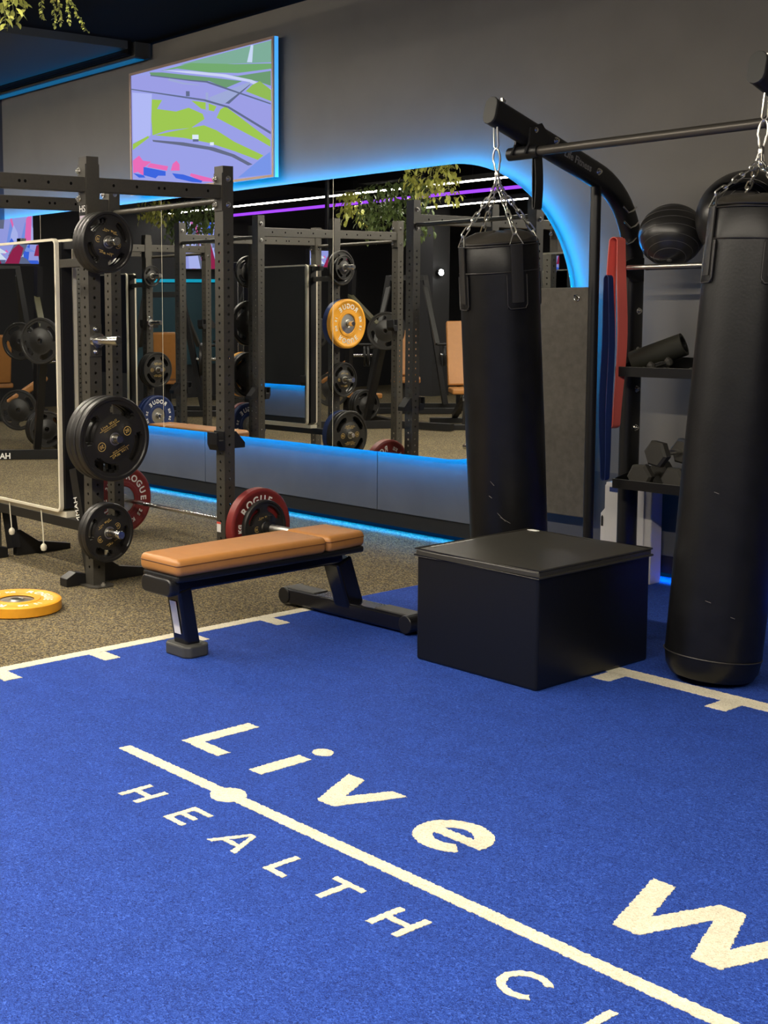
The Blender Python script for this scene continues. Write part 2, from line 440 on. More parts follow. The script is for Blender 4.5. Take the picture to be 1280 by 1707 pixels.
mb = MB(mir.location); mb.prism(oi, YM+0.006, WY, 'xz'); mb.build('backing_board', M_BLACKBOARD, mir)

# ------------------------------------------------------------------ television
TX0, TX1, TZ0, TZ1, TY = -8.66, -6.93, 2.395, 3.355, 6.14
tv = thing('television', 'flat television high on the wall showing a green park seen from above', 'television', (TX0, TY, TZ0))
def tvmb(): return MB(tv.location)
tvmb().bounds(TX0, TX1-0.002, TY+0.006, TY+0.040, TZ0, TZ1).build('housing', M_BLACKS, tv)
b = 0.018
mb = tvmb()
mb.bounds(TX0, TX1, TY-0.004, TY+0.008, TZ1-b, TZ1); mb.bounds(TX0, TX1, TY-0.004, TY+0.008, TZ0, TZ0+b)
mb.bounds(TX0, TX0+b, TY-0.004, TY+0.008, TZ0+b, TZ1-b); mb.bounds(TX1-b, TX1, TY-0.004, TY+0.008, TZ0+b, TZ1-b)
mb.build('bezel', M_BEZEL, tv)
tvmb().bounds(TX1-0.001, TX1+0.004, TY+0.008, TY+0.040, TZ0, TZ1).build('edge_light', M_TVSIDE, tv)
tvmb().bounds(-8.0, -7.6, TY+0.040, WY-0.001, 2.7, 3.05).build('wall_bracket', M_BLACKS, tv)
SC = {'base': (0.34, 0.37, 0.84), 'road': (0.35, 0.36, 0.82), 'dgreen': (0.16, 0.34, 0.18), 'green2': (0.18, 0.42, 0.17), 'teal': (0.22, 0.44, 0.34), 'whiteroad': (0.62, 0.68, 0.95), 'white2': (0.6, 0.72, 0.95),
      'green3': (0.30, 0.52, 0.10), 'pave': (0.46, 0.51, 0.96), 'green': (0.36, 0.60, 0.09), 'wall': (0.14, 0.16, 0.26), 'bridge': (0.36, 0.42, 0.72), 'dark': (0.13, 0.16, 0.28), 'blue2': (0.20, 0.32, 0.85),
      'pink': (0.85, 0.16, 0.50), 'dblue': (0.05, 0.14, 0.78), 'white': (0.75, 0.85, 1.0), 'wine': (0.32, 0.02, 0.08)}
TVP = [
('road', [(0.005, 0.996), (0.146, 0.963), (0.532, 0.816), (0.671, 0.725), (0.739, 0.674), (0.991, 0.508), (0.991, 0.293), (0.959, 0.263), (0.584, 0.644), (0.422, 0.734), (0.008, 0.889)]),
('teal', [(0.377, 0.987), (0.996, 0.994), (0.996, 0.832), (0.757, 0.888), (0.497, 0.954)]),
('dgreen', [(0.146, 0.989), (0.244, 0.962), (0.585, 0.831), (0.807, 0.743), (0.697, 0.718), (0.585, 0.802), (0.459, 0.839), (0.156, 0.965)]),
('green2', [(0.225, 0.978), (0.461, 0.978), (0.757, 0.885), (0.996, 0.823), (0.996, 0.785), (0.782, 0.811), (0.585, 0.869), (0.358, 0.962)]),
('dgreen', [(0.6, 0.85), (0.78, 0.79), (0.99, 0.77), (0.99, 0.66), (0.90, 0.72)]),
('whiteroad', [(0.244, 0.981), (0.46, 0.914), (0.698, 0.824), (0.872, 0.735), (0.992, 0.634), (0.992, 0.611), (0.847, 0.727), (0.672, 0.812), (0.423, 0.908)]),
('white2', [(0.84, 0.876), (0.865, 0.997), (0.881, 0.991), (0.873, 0.866)]),
('green3', [(0.872, 0.697), (0.921, 0.713), (0.992, 0.629), (0.992, 0.546), (0.831, 0.66)]),
('pave', [(0.008, 0.857), (0.164, 0.807), (0.15, 0.465), (0.008, 0.429)]),
('green', [(0.163, 0.761), (0.242, 0.737), (0.202, 0.673), (0.346, 0.619), (0.439, 0.628), (0.539, 0.556), (0.552, 0.512), (0.456, 0.463), (0.278, 0.48), (0.165, 0.462), (0.157, 0.6)]),
('green', [(0.458, 0.68), (0.566, 0.639), (0.636, 0.592), (0.618, 0.557), (0.53, 0.598)]),
('green', [(0.662, 0.562), (0.696, 0.578), (0.797, 0.468), (0.987, 0.258), (0.987, 0.21), (0.903, 0.284), (0.635, 0.504)]),
('green', [(0.18, 0.46), (0.306, 0.464), (0.547, 0.464), (0.635, 0.406), (0.755, 0.293), (0.943, 0.153), (0.907, 0.126), (0.754, 0.221), (0.581, 0.318), (0.4, 0.394)]),
('green', [(0.006, 0.42), (0.13, 0.465), (0.14, 0.45), (0.006, 0.37)]),
('wall', [(0.164, 0.425), (0.4, 0.358), (0.616, 0.276), (0.754, 0.196), (0.874, 0.098), (0.845, 0.094), (0.737, 0.18), (0.581, 0.263), (0.352, 0.347), (0.169, 0.409)]),
('dark', [(0.688, 0.604), (0.839, 0.706), (0.864, 0.704), (0.722, 0.591)]),
('bridge', [(0.584, 0.673), (0.856, 0.725), (0.864, 0.709), (0.697, 0.602), (0.619, 0.606)]),
('bridge', [(0.562, 0.718), (0.58, 0.714), (0.583, 0.565), (0.561, 0.57)]),
('blue2', [(0.778, 0.013), (0.907, 0.117), (0.986, 0.173), (0.991, 0.013), (0.99, 0.003)]),
('pink', [(0.005, 0.279), (0.057, 0.314), (0.088, 0.265), (0.153, 0.244), (0.092, 0.201), (0.091, 0.137), (0.046, 0.177), (0.009, 0.172)]),
('pink', [(0.147, 0.234), (0.284, 0.184), (0.274, 0.149), (0.117, 0.207)]),
('pink', [(0.318, 0.198), (0.347, 0.22), (0.37, 0.184), (0.37, 0.134), (0.303, 0.145)]),
('pink', [(0.453, 0.099), (0.632, 0.02), (0.632, 0.003), (0.526, 0.023), (0.444, 0.081)]),
('dblue', [(0.092, 0.211), (0.264, 0.146), (0.264, 0.109), (0.206, 0.119), (0.186, 0.1), (0.091, 0.142)]),
('dblue', [(0.313, 0.122), (0.397, 0.098), (0.535, 0.026), (0.526, 0.012), (0.462, 0.027), (0.341, 0.077)]),
('dblue', [(0.009, 0.172), (0.091, 0.142), (0.106, 0.119), (0.055, 0.126)]),
('white', [(0.465, 0.406), (0.51, 0.397), (0.51, 0.361), (0.465, 0.371)]), ('white', [(0.59, 0.321), (0.617, 0.316), (0.617, 0.291), (0.59, 0.297)]),
('dark', [(0.469, 0.37), (0.51, 0.361), (0.51, 0.342), (0.469, 0.35)]), ('dark', [(0.422, 0.764), (0.449, 0.756), (0.449, 0.716), (0.422, 0.723)]),
('dark', [(0.003, 0.89), (0.557, 0.666), (0.722, 0.572), (0.991, 0.321), (0.991, 0.301), (0.713, 0.562), (0.548, 0.655), (0.003, 0.881)]),
('dark', [(0.156, 0.965), (0.459, 0.844), (0.576, 0.804), (0.991, 0.532), (0.991, 0.522), (0.567, 0.794), (0.459, 0.834), (0.156, 0.956)]),
('bridge', [(0.30, 0.90), (0.40, 0.84), (0.52, 0.79), (0.52, 0.785), (0.40, 0.825), (0.29, 0.885)]),
]
def screen_mat(k):
    return mat('screen_'+k, (0, 0, 0), 0.8, spec=0.0, emit=SC[k], estr=TV_E)
def make_screen(parent, off, x0, x1, z0, z1, y, polys, base):
    mb = MB(off); mats = []; idx = []
    def addp(c, P, d):
        mb.add([(x0+u*(x1-x0), y-d, z0+v*(z1-z0)) for u, v in P], [tuple(range(len(P)))])
        m_ = screen_mat(c)
        if m_ not in mats: mats.append(m_)
        idx.append(mats.index(m_))
    addp(base, [(0, 0), (1, 0), (1, 1), (0, 1)], 0)
    for i, (c, P) in enumerate(polys): addp(c, P, 0.00012*(i+1))
    me = mb.mesh('screen')
    for q in mats: me.materials.append(q)
    for p, i in zip(me.polygons, idx): p.material_index = i
    return obj('screen', me, None, parent)
make_screen(tv, tv.location, TX0+b, TX1-b, TZ0+b, TZ1-b, TY+0.0055, TVP, 'base')

# ------------------------------------------------------------------ plates
def plate_body(R, t, slots=True, hub=0.05):
    n = 72; h = t/2
    rs0, rsa, rsb, rs1 = 0.585*R, 0.63*R, 0.765*R, 0.81*R
    prof = [(0.0255, h), (hub, h), (hub+0.006, h-0.005), (0.50*R, h-0.005), (0.515*R, h-0.007), (rs0, h-0.007), (rsa, h-0.007), (rsb, h-0.007), (rs1, h-0.007), (0.885*R, h-0.007), (0.91*R, h), (0.975*R, h), (R, h-0.006)]
    prof = [(max(r, prof[0][0]), x) for r, x in prof]
    k = len(prof); mb = MB(); vs = []
    for sgn in (1, -1):
        for r, x in prof:
            for j in range(n):
                a = 2*PI*j/n
                vs.append((sgn*x, r*math.sin(a), r*math.cos(a)))
    def hole(i, j):
        if not slots or i not in (5, 6, 7): return False
        q = (j % 18)
        return (3 <= q < 15) if i == 6 else (4 <= q < 14)
    fs = []
    def I(s, i, j): return s*k*n+i*n+(j % n)
    for i in range(k-1):
        for j in range(n):
            if hole(i, j):
                for (di, dj, e) in ((-1, 0, (i, j, i, j+1)), (1, 0, (i+1, j, i+1, j+1)), (0, -1, (i, j, i+1, j)), (0, 1, (i, j+1, i+1, j+1))):
                    if not hole(i+di, j+dj):
                        fs.append((I(0, e[0], e[1]), I(0, e[2], e[3]), I(1, e[2], e[3]), I(1, e[0], e[1])))
            else:
                for s in (0, 1): fs.append((I(s, i, j), I(s, i, j+1), I(s, i+1, j+1), I(s, i+1, j)))
    for j in range(n):
        fs.append((I(0, k-1, j), I(0, k-1, j+1), I(1, k-1, j+1), I(1, k-1, j)))
        fs.append((I(0, 0, j), I(0, 0, j+1), I(1, 0, j+1), I(1, 0, j)))
    mb.add(vs, fs)
    return mb.mesh('plate_body', True)

PL = {}
def grip_proto(key, R, t, num):
    body = plate_body(R, t)
    mb = MB(); x = t/2-0.0048
    for rot in (0, PI):
        c, s = math.cos(rot), math.sin(rot)
        def fn(u, v, w_, c=c, s=s, dy=0.0):
            v += dy
            return (x+w_, u*c-v*s, u*s+v*c)
        text_into(mb, 'Live Well', R*0.092, lambda u, v, w_: fn(u, v, w_, dy=R*0.375), spacing=1.35)
        text_into(mb, 'HEALTH CLUB', R*0.046, lambda u, v, w_: fn(u, v, w_, dy=R*0.275), spacing=1.35)
        q = [(-R*0.30, R*0.315), (R*0.30, R*0.315), (R*0.30, R*0.326), (-R*0.30, R*0.326)]
        mb.add([fn(u, v, 0.0006) for u, v in q], [(0, 1, 2, 3)])
        text_into(mb, num, R*0.12, lambda u, v, w_: fn(u+R*0.40*1, v, w_))
        ring = arc_poly(R*0.40, 0, R*0.095, R*0.108, 0, 2*PI*0.999, 24)
        mb.add([fn(u, v, 0.0006) for u, v in ring], [(i, i+1, 2*25-2-i, 2*25-1-i) for i in range(24)])
    let = mb.mesh('gold_lettering')
    ins = MB(); ins.lathe([(0.0256, -t/2-.001), (0.034, -t/2-.001), (0.034, t/2+.0015), (0.0256, t/2+.0015), (0.0256, -t/2-.001)], 'x', n=28, cap=False)
    PL[key] = dict(R=R, t=t, parts=[('plate_body', body, M_URETH), ('gold_lettering', let, M_GOLD), ('steel_insert', ins.mesh('steel_insert', True), M_STEEL)])
def bumper_proto(key, R, t, material, num):
    h = t/2
    mb = MB(); mb.lathe([(0.088, h-.006), (0.095, h), (0.118, h), (0.122, h-.004), (0.195, h-.004), (0.20, h), (R-.008, h), (R, h-.006), (R, -h+.006), (R-.008, -h), (0.20, -h), (0.195, -h+.004), (0.122, -h+.004), (0.118, -h), (0.095, -h), (0.088, -h+.006)], 'x', n=56, cap=False)
    hubm = MB(); hubm.lathe([(0.0255, h-.004), (0.034, h-.002), (0.04, h-.008), (0.089, h-.010), (0.089, -h+.010), (0.04, -h+.008), (0.034, -h+.002), (0.0255, -h+.004), (0.0255, h-.004)], 'x', n=36, cap=False)
    let = MB()
    for side in (1, -1):
        for base in (0.0, PI):
            for word, a0, size, da in (('ROGUE', 0.0, 0.062, 0.33), (num, PI/2, 0.036, 0.17)):
                for i, ch in enumerate(word):
                    if ch == ' ': continue
                    a = base+a0+(i-(len(word)-1)/2)*da      # clockwise from top seen from the front
                    rr = 0.158
                    def fn(u, v, w_, a=a, rr=rr, side=side):
                        yy = u*math.cos(a)+(v+rr)*math.sin(a); zz = -u*math.sin(a)+(v+rr)*math.cos(a)
                        return (side*(h-.0035+w_), side*yy, zz)
                    text_into(let, ch, size, fn, bold=0.0016)
    PL[key] = dict(R=R, t=t, parts=[('plate_body', mb.mesh('bumper_body', True), material), ('white_lettering', let.mesh('white_lettering'), M_WHITE), ('steel_hub', hubm.mesh('steel_hub', True), M_STEEL)])
grip_proto('g20', 0.225, 0.042, '20'); grip_proto('g15', 0.195, 0.038, '15'); grip_proto('g10', 0.160, 0.034, '10'); grip_proto('g5', 0.115, 0.030, '5')
bumper_proto('red', 0.225, 0.062, M_RED, '25 KG'); bumper_proto('yel', 0.225, 0.056, M_YEL, '15 KG'); bumper_proto('blue', 0.225, 0.058, M_BLUE, '20 KG')
def plate(kind, loc, label, rot=(0, 0, 0), group=None):
    d = PL[kind]
    o = thing('bumper_plate' if kind in ('red', 'yel', 'blue') else 'weight_plate', label, 'weight plate', loc, group)
    o.rotation_euler = rot
    for nme, me, mm in d['parts']:
        obj(nme, me, mm, o)
    return o

# ------------------------------------------------------------------ racks
def upright_mesh():
    W = 0.076; Hh = 2.285; mb = MB()
    zs = [0.10+0.05*i for i in range(37)]          # hole centres
    hr = 0.0085
    for face in range(4):
        R = Matrix.Rotation(face*PI/2, 3, 'Z')
        vs = []; fs = []
        def P(u, z, d=0.0): return R @ Vector((W/2-d, u, z))
        prev = 0.0
        def quad(a, b_, c, d_):
            n_ = len(vs); vs.extend([a, b_, c, d_]); fs.append((n_, n_+1, n_+2, n_+3))
        for zc in zs:
            z0, z1 = zc-0.015, zc+0.015
            quad(P(-W/2, prev), P(W/2, prev), P(W/2, z0), P(-W/2, z0))
            outer = [P(*q) for q in ((W/2, zc), (W/2, z1), (0, z1), (-W/2, z1), (-W/2, zc), (-W/2, z0), (0, z0), (W/2, z0))]
            inner = [P(hr*math.cos(PI/4*i), zc+hr*math.sin(PI/4*i)) for i in range(8)]
            deep = [P(hr*math.cos(PI/4*i), zc+hr*math.sin(PI/4*i), 0.005) for i in range(8)]
            n_ = len(vs); vs.extend(outer+inner+deep)
            for i in range(8):
                j = (i+1) % 8
                fs.append((n_+i, n_+j, n_+8+j, n_+8+i)); fs.append((n_+8+i, n_+8+j, n_+16+j, n_+16+i))
            prev = z1
        quad(P(-W/2, prev), P(W/2, prev), P(W/2, Hh), P(-W/2, Hh))
        mb.add(vs, fs)
    mb.add([(-W/2, -W/2, Hh), (W/2, -W/2, Hh), (W/2, W/2, Hh), (-W/2, W/2, Hh)], [(0, 1, 2, 3)])
    me = bpy.data.meshes.new('upright'); me.from_pydata([tuple(p) for p in mb.v], [], mb.f); me.update()
    return me
def bolt_mesh(axis):
    mb = MB(); mb.lathe([(0.0175, 0.0), (0.0175, 0.003), (0.012, 0.0031), (0.013, 0.011), (0.007, 0.0111), (0.007, 0.018)], axis, n=10)
    return mb.mesh('bolt')
UPR = upright_mesh(); BOLTX = bolt_mesh('x'); BOLTY = bolt_mesh('y')
BY, CY, XW = 0.92, -0.84, 1.13
ZB = 2.145
HOLE = MB().lathe([(0.0085, -.0004), (0.0085, .0004)], 'x', n=10).mesh('bolt_hole')
def make_rack():
    r = thing('power_rack', 'x', 'rack', (0, 0, 0))
    base = MB(); base.prism([(-.10, -.05), (-.06, -.075), (.06, -.075), (.10, -.05), (.10, .05), (.06, .075), (-.06, .075), (-.10, .05)], 0, 0.008, 'xy')
    bme = base.mesh('base_plate')
    beamA = MB()
    for x in (0, -XW):
        for y in (0, BY, CY):
            obj('upright', UPR, M_RACK, r, loc=(x, y, 0.004))
            p = obj('base_plate', bme, M_RACK, r, loc=(x, y, 0))
            for sx in (-.075, .075):
                mbb = obj('bolt', BOLTZ, M_STEEL, p, loc=(sx, 0, 0.008))
    # top beams along the depth, with end flanges and bolts
    for x in (0, -XW):
        for (ya, yb) in ((CY, 0), (0, BY)):
            y0_, y1_ = ya+0.038, yb-0.038
            mb = MB(); mb.bounds(x-.03, x+.03, y0_+.006, y1_-.006, ZB-.038, ZB+.038)
            bo = mb.build('top_beam', M_RACK, r, bevel=0.003)
            for yy in (y0_, y1_-.006):
                fl_ = MB(); fl_.bounds(x-.036, x+.036, yy, yy+.006, ZB-.105, ZB+.105); fl_.build('flange', M_RACK, bo)
            hm = MB(); L = y1_-y0_; ks = [0.12, 0.30, 0.475, 0.52, 0.70, 0.88]
            for q in ks:
                for s in (1, -1):
                    obj('bolt_hole', HOLE, M_CEIL, bo, loc=(x+s*.0300, y0_+L*q, ZB))
    # bolts on the uprights beside the flanges
    for x in (0, -XW):
        for y in (0, BY, CY):
            for dz in (-.072, .072):
                obj('bolt', BOLTX, M_CHROME, r, loc=(x+.038, y+.0, ZB+dz)) if y != 0 else None
                if y != CY: obj('bolt', BOLTY, M_CHROME, r, loc=(x-.022, y-.046, ZB+dz), rot=(PI, 0, 0))
                else: obj('bolt', BOLTY, M_CHROME, r, loc=(x-.022, y+.046, ZB+dz))
    for y in (BY, CY):
        MB().cyl((-XW+.038, y, 2.10), (-.038, y, 2.10), 0.0165, 14).build('pull_up_bar', M_RACK, r, smooth=True)
    # storage pegs on the middle uprights
    for x, s in ((0.038, 1), (-XW-.038, -1)):
        for z in (1.84, 1.329, 0.816, 0.308):
            mb = MB(); mb.bounds(min(x, x+s*.006), max(x, x+s*.006), -.037, .037, z-.085, z+.085)
            br = mb.build('peg_bracket', M_RACK, r)
            for dz in (-.06, .06):
                q = obj('bolt', BOLTX, M_CHROME, br, loc=(x+s*.006, 0, z+dz))
                if s < 0: q.rotation_euler = (0, 0, PI)
            pg = MB().lathe([(0.040, 0), (0.040, .028), (0.0235, .030), (0.0235, .205), (0.0205, .212)], 'x', n=20).mesh('peg', True)
            q = obj('storage_peg', pg, M_CHROME, br, loc=(x+s*.006, 0, z))
            if s < 0: q.rotation_euler = (0, 0, PI)
    # lower rail that carries the mirror between the middle uprights
    MB().bounds(-XW+.038, -.038, -.025, .025, 0.285, 0.34).build('lower_rail', M_BLACKS, r, bevel=0.002)
    MB().bounds(-XW+.038, -.038, -.025, .025, 1.72, 1.765).build('upper_rail', M_RACK, r, bevel=0.002)
    # J cups on the wall-side and front uprights
    for x in (0, -XW):
        for y, z in ((BY, 0.73), (CY, 1.30)):
            mb = MB()
            s = -1 if y > 0 else 1
            yy = y+s*.038
            mb.prism([(yy, z-.055), (yy+s*.045, z-.055), (yy+s*.062, z-.02), (yy+s*.062, z+.05), (yy+s*.05, z+.05), (yy+s*.045, z+.0), (yy+s*.012, z+.0), (yy+s*.012, z+.055), (yy, z+.055)], x-.045, x+.045, 'yz')
            jc = mb.build('j_cup', M_BLACKS, r, bevel=0.002); mb = MB()
            mb.prism([(yy-s*.078, z-.05), (yy-s*.038-s*.12, z-.05), (yy-s*.038-s*.12, z-.02), (yy-s*.09, z+.05), (yy-s*.078, z+.05)], x-.035, x+.035, 'yz')
            mb.build('rear_lug', M_BLACKS, jc, bevel=0.002)
    return r
mb = MB(); mb.lathe([(0.0135, 0.0), (0.0135, 0.010), (0.007, 0.0101), (0.007, 0.018)], 'z', n=8); BOLTZ = mb.mesh('bolt')
rack1 = make_rack()
RX = [-5.80, -8.74, -11.68]; RY = 3.84
racks = [rack1]
for k in (1, 2): racks.append(copy_tree(rack1))
lab = ['black steel power rack nearest the flat bench, with a barbell on the floor', 'second power rack along the row, seen in the mirror behind the first', 'third power rack, farthest along the row in the mirror']
for k, r in enumerate(racks):
    r.location = (RX[k], RY, 0); r['label'] = lab[k]; r['group'] = 'power racks in a row'
# sticker on the near upright of the first rack
mb = MB(); mb.bounds(-.030, .018, -.0395, -.0382, 1.985, 2.05); st = mb.build('sticker', M_BLACKS, rack1)
mb = MB(); text_into(mb, 'HS', 0.05, lambda u, v, w_: (-.006+u, -.0396-w_, 2.018+v)); mb.build('lettering', M_WHITE, st)
mb = MB(); mb.bounds(-.030, .018, -.0395, -.0382, 1.945, 1.984); mb.build('sticker', mat('sticker_lilac', (0.5, 0.42, 0.55), 0.5), rack1)
mb = MB(); mb.bounds(-.036, .0, BY-.0395, BY-.0382, .19, .25); st2 = mb.build('sticker', M_STICK, rack1)
mb = MB(); mb.bounds(-.036, .0, BY-.0402, BY-.0395, .238, .25); mb.build('sticker_band', M_STICKR, st2)
# braces at the foot of the middle upright (first rack)
mb = MB()
mb.prism([(0.03, 0.0), (0.42, 0.0), (0.42, 0.035), (0.19, 0.075), (0.06, 0.16), (0.03, 0.16)], -.085, -.04, 'yz')
mb.build('foot_brace', M_BLACKS, rack1, bevel=0.003)
mb = MB(); mb.bar((-.20, .02, 0.62), (-.055, .02, 0.05), 0.07, 0.055, up=(0, 1, 0)); dg_ = mb.build('diagonal_brace', M_BLACKS, rack1)
mb = MB()
dirv = Vector((.145, 0, -.57)).normalized(); nrm = Vector((0, -1, 0)); side = Vector((dirv.z, 0, -dirv.x))
c0 = Vector((-.138, -.018, 0.37))
def dfn(u, v, w_): return c0 + dirv*u - side*v*-1 + nrm*w_
text_into(mb, 'HAMMER', 0.05, dfn); mb.build('lettering', M_WHITE, dg_)
mb = MB(); mb.prism([(-.16, 0.0), (-.03, 0.0), (-.03, 0.06), (-.10, .075), (-.16, .045)], -.11, -.04, 'yz'); mb.build('foot_brace', M_BLACKS, rack1, bevel=0.003)

for o_ in [c for c in rack1.children if c.name.startswith(('foot_brace', 'diagonal_brace'))]:
    c = copy_tree(o_, rack1); c.location = (-XW+.17, .06, 0)
# framed two-sided mirrors fixed in the racks
def rounded(x0, x1, z0, z1, r, n=6):
    o = []
    for cx, cz, a in ((x1-r, z0+r, -PI/2), (x1-r, z1-r, 0), (x0+r, z1-r, PI/2), (x0+r, z0+r, PI)):
        o += [(cx+r*math.cos(a+PI/2*k/n), cz+r*math.sin(a+PI/2*k/n)) for k in range(n+1)]
    return o
def rack_mirror(k, label):
    ax = RX[k]
    t = thing('framed_mirror', label, 'mirror', (ax-XW/2, RY, 0.36), 'framed mirrors fixed in the racks')
    x0, x1, z0, z1 = ax-XW+.10, ax-.27, 0.37, 1.88
    for y, s in ((RY-.035, -1), (RY+.075, 1)):
        oo = rounded(x0, x1, z0, z1, 0.035); ii = rounded(x0+.014, x1-.014, z0+.014, z1-.014, 0.022)
        n_ = len(oo)
        ya, yb = y+s*.012, y-s*.012
        vs = [(u, ya, v) for u, v in oo]+[(u, ya, v) for u, v in ii]+[(u, yb, v) for u, v in oo]+[(u, yb, v) for u, v in ii]
        fs = []
        for i in range(n_):
            j = (i+1) % n_
            fs += [(i, j, n_+j, n_+i), (2*n_+i, 2*n_+j, 3*n_+j, 3*n_+i), (i, j, 2*n_+j, 2*n_+i), (n_+i, n_+j, 3*n_+j, 3*n_+i)]
        mb = MB(t.location); mb.add(vs, fs); mb.build('frame', M_CREAM, t)
        mb = MB(t.location); mb.prism(ii, y+s*.004, y+s*.007, 'xz'); mb.build('pane', M_MIRROR, t)
        mb = MB(t.location); mb.prism(ii, y+s*.003, y-s*.008, 'xz'); mb.build('backing', M_BLACKS, t)
    MB(t.location).bounds(x1-.02, x1+.12, RY-.005, RY+.04, 1.82, 1.86).build('mounting_arm', M_BLACKS, t)
    MB(t.location).bounds(x1-.03, x1+.012, RY-.018, RY+.05, 0.39, 1.86).build('support_post', M_BLACKS, t)
    MB(t.location).bounds(x0, x1+.02, RY-.02, RY+.06, 0.34, 0.372).build('bottom_tray', M_CREAM, t)
rack_mirror(0, 'cream framed mirror fixed in the near rack at the left edge')
rack_mirror(1, 'cream framed mirror in the second rack, seen in the wall mirror behind the barbell plates')
rack_mirror(2, 'cream framed mirror in the third rack, smallest one seen in the wall mirror')
# pull cords
for x, zb, lb in ((-6.645, 0.185, 'white pull cord with ball end nearest the left edge'), (-6.285, 0.14, 'white pull cord with ball end beside the near rack post')):
    t = thing('pull_cord', lb, 'cord', (x, RY-.03, zb), 'white pull cords under the framed mirror')
    mb = MB(t.location); mb.tube([(x-.02, RY-.03, 0.36), (x-.01, RY-.032, 0.30), (x-.004, RY-.03, 0.24), (x, RY-.03, zb+.01)], 0.004, 6); mb.build('cord', M_CREAM, t, smooth=True)
    mb = MB(t.location); mb.lathe([(0.002, zb-.02), (0.014, zb-.016), (0.019, zb), (0.016, zb+.014), (0.006, zb+.024)], 'z', (x, RY-.03, 0), 14); mb.build('ball', M_CREAM, t, smooth=True)

# plates on the pegs
ords = ['innermost', 'middle', 'outermost']
PEGZ = [1.84, 1.329, 0.816, 0.308]
PEGN = ['top', 'second', 'third', 'bottom']
RN = ['near rack', 'mirrored second rack', 'mirrored third rack']
DESC = {'g20': 'large black grip plate', 'g15': 'medium black grip plate', 'g10': 'small black grip plate', 'g5': 'tiny black grip plate', 'red': 'red bumper plate', 'yel': 'yellow bumper plate', 'blue': 'blue bumper plate'}
def load(k, peg, kinds, side=1, gaps=None, roll=0.0):
    x = 0.038+0.006+0.030
    for i, kd in enumerate(kinds):
        d = PL[kd]; t_ = d['t']
        if gaps: x += gaps[i]
        xx = x+t_/2; x += t_+0.001
        wx = RX[k]+xx if side > 0 else RX[k]-XW-xx
        pos = 'only' if len(kinds) == 1 else ('innermost' if i == 0 else ('outermost' if i == len(kinds)-1 else 'middle'))
        sd = '' if side > 0 else ', far side'
        dz = -0.0015
        plate(kd, (wx, RY, PEGZ[peg]+dz), f"{DESC[kd]}, {pos} on {PEGN[peg]} peg of {RN[k]}{sd}", (roll+random.uniform(-.05, .05), 0, 0 if side > 0 else PI), 'weight plates stored on the racks')
load(0, 0, ['g10', 'g10', 'g10'], roll=-0.25)
load(0, 2, ['g20', 'g20', 'g20'], gaps=[0.0, 0.0, 0.008], roll=0.42)
load(0, 3, ['g10', 'g10'], roll=0.5)
load(1, 0, ['g10', 'g5']); load(1, 1, ['blue', 'yel']); load(1, 2, ['g10', 'g10']); load(1, 3, ['blue', 'g20', 'g20'])
load(1, 0, ['g10', 'g5'], -1); load(1, 1, ['g20', 'g15'], -1); load(1, 2, ['g20', 'g20', 'yel'], -1); load(1, 3, ['blue', 'red'], -1)
load(2, 0, ['g5']); load(2, 2, ['g15', 'g15', 'g15']); load(2, 3, ['blue', 'blue'])

# barbell on the floor of the near rack
BBX, BBY, BBZ = RX[0]-XW/2, 4.895, 0.2255
bb = thing('barbell', 'steel barbell lying across the floor behind the near rack post', 'barbell', (BBX, BBY, BBZ))
mb = MB(); mb.lathe([(0.014, -.655), (0.014, .655)], 'x', n=18); mb.build('shaft', M_CHROME, bb, smooth=True)
for s in (1, -1):
    mb = MB(); mb.lathe([(0.030, 0), (0.030, .012), (0.0253, .013), (0.0253, .43), (0.022, .435)], 'x', n=22)
    q = mb.build('sleeve', M_STEEL, bb, smooth=True); q.location = (s*.65, 0, 0); q.rotation_euler = (0, 0, 0 if s > 0 else PI)
def onbar(kind, s, x0, label, rx=0.0):
    t_ = PL[kind]['t']
    plate(kind, (BBX+s*(.665+x0+t_/2), BBY, BBZ), label, (rx, 0, 0 if s > 0 else PI), 'weight plates on the floor barbell')
onbar('red', 1, 0.0, 'red bumper plate on the barbell end beside the tan bench', 0.25)
onbar('g10', 1, 0.064, 'small black grip plate outside the red plate, just above the tan bench', 0.1)
onbar('red', -1, 0.0, 'red bumper plate half hidden behind the near rack post', 0.9)
onbar('g10', -1, 0.064, 'small black grip plate on the hidden far end of the floor barbell')
t = thing('barbell_collar', 'black collar clamp on the floor barbell beside the small grip plate', 'collar', (BBX+.80, BBY, BBZ))
MB().lathe([(0.026, -.018), (0.042, -.016), (0.042, .016), (0.026, .018), (0.026, -.018)], 'x', n=20, cap=False).build('ring', M_BLACKS, t, smooth=True)
MB().bounds(-.012, .012, -.012, .012, .04, .075).build('lever', M_BLACKS, t, bevel=0.003)
# yellow bumper lying flat
plate('yel', (-5.575, 3.215, 0.0285), 'yellow bumper plate lying flat on the speckled floor', (0.6, -PI/2, 0.9))

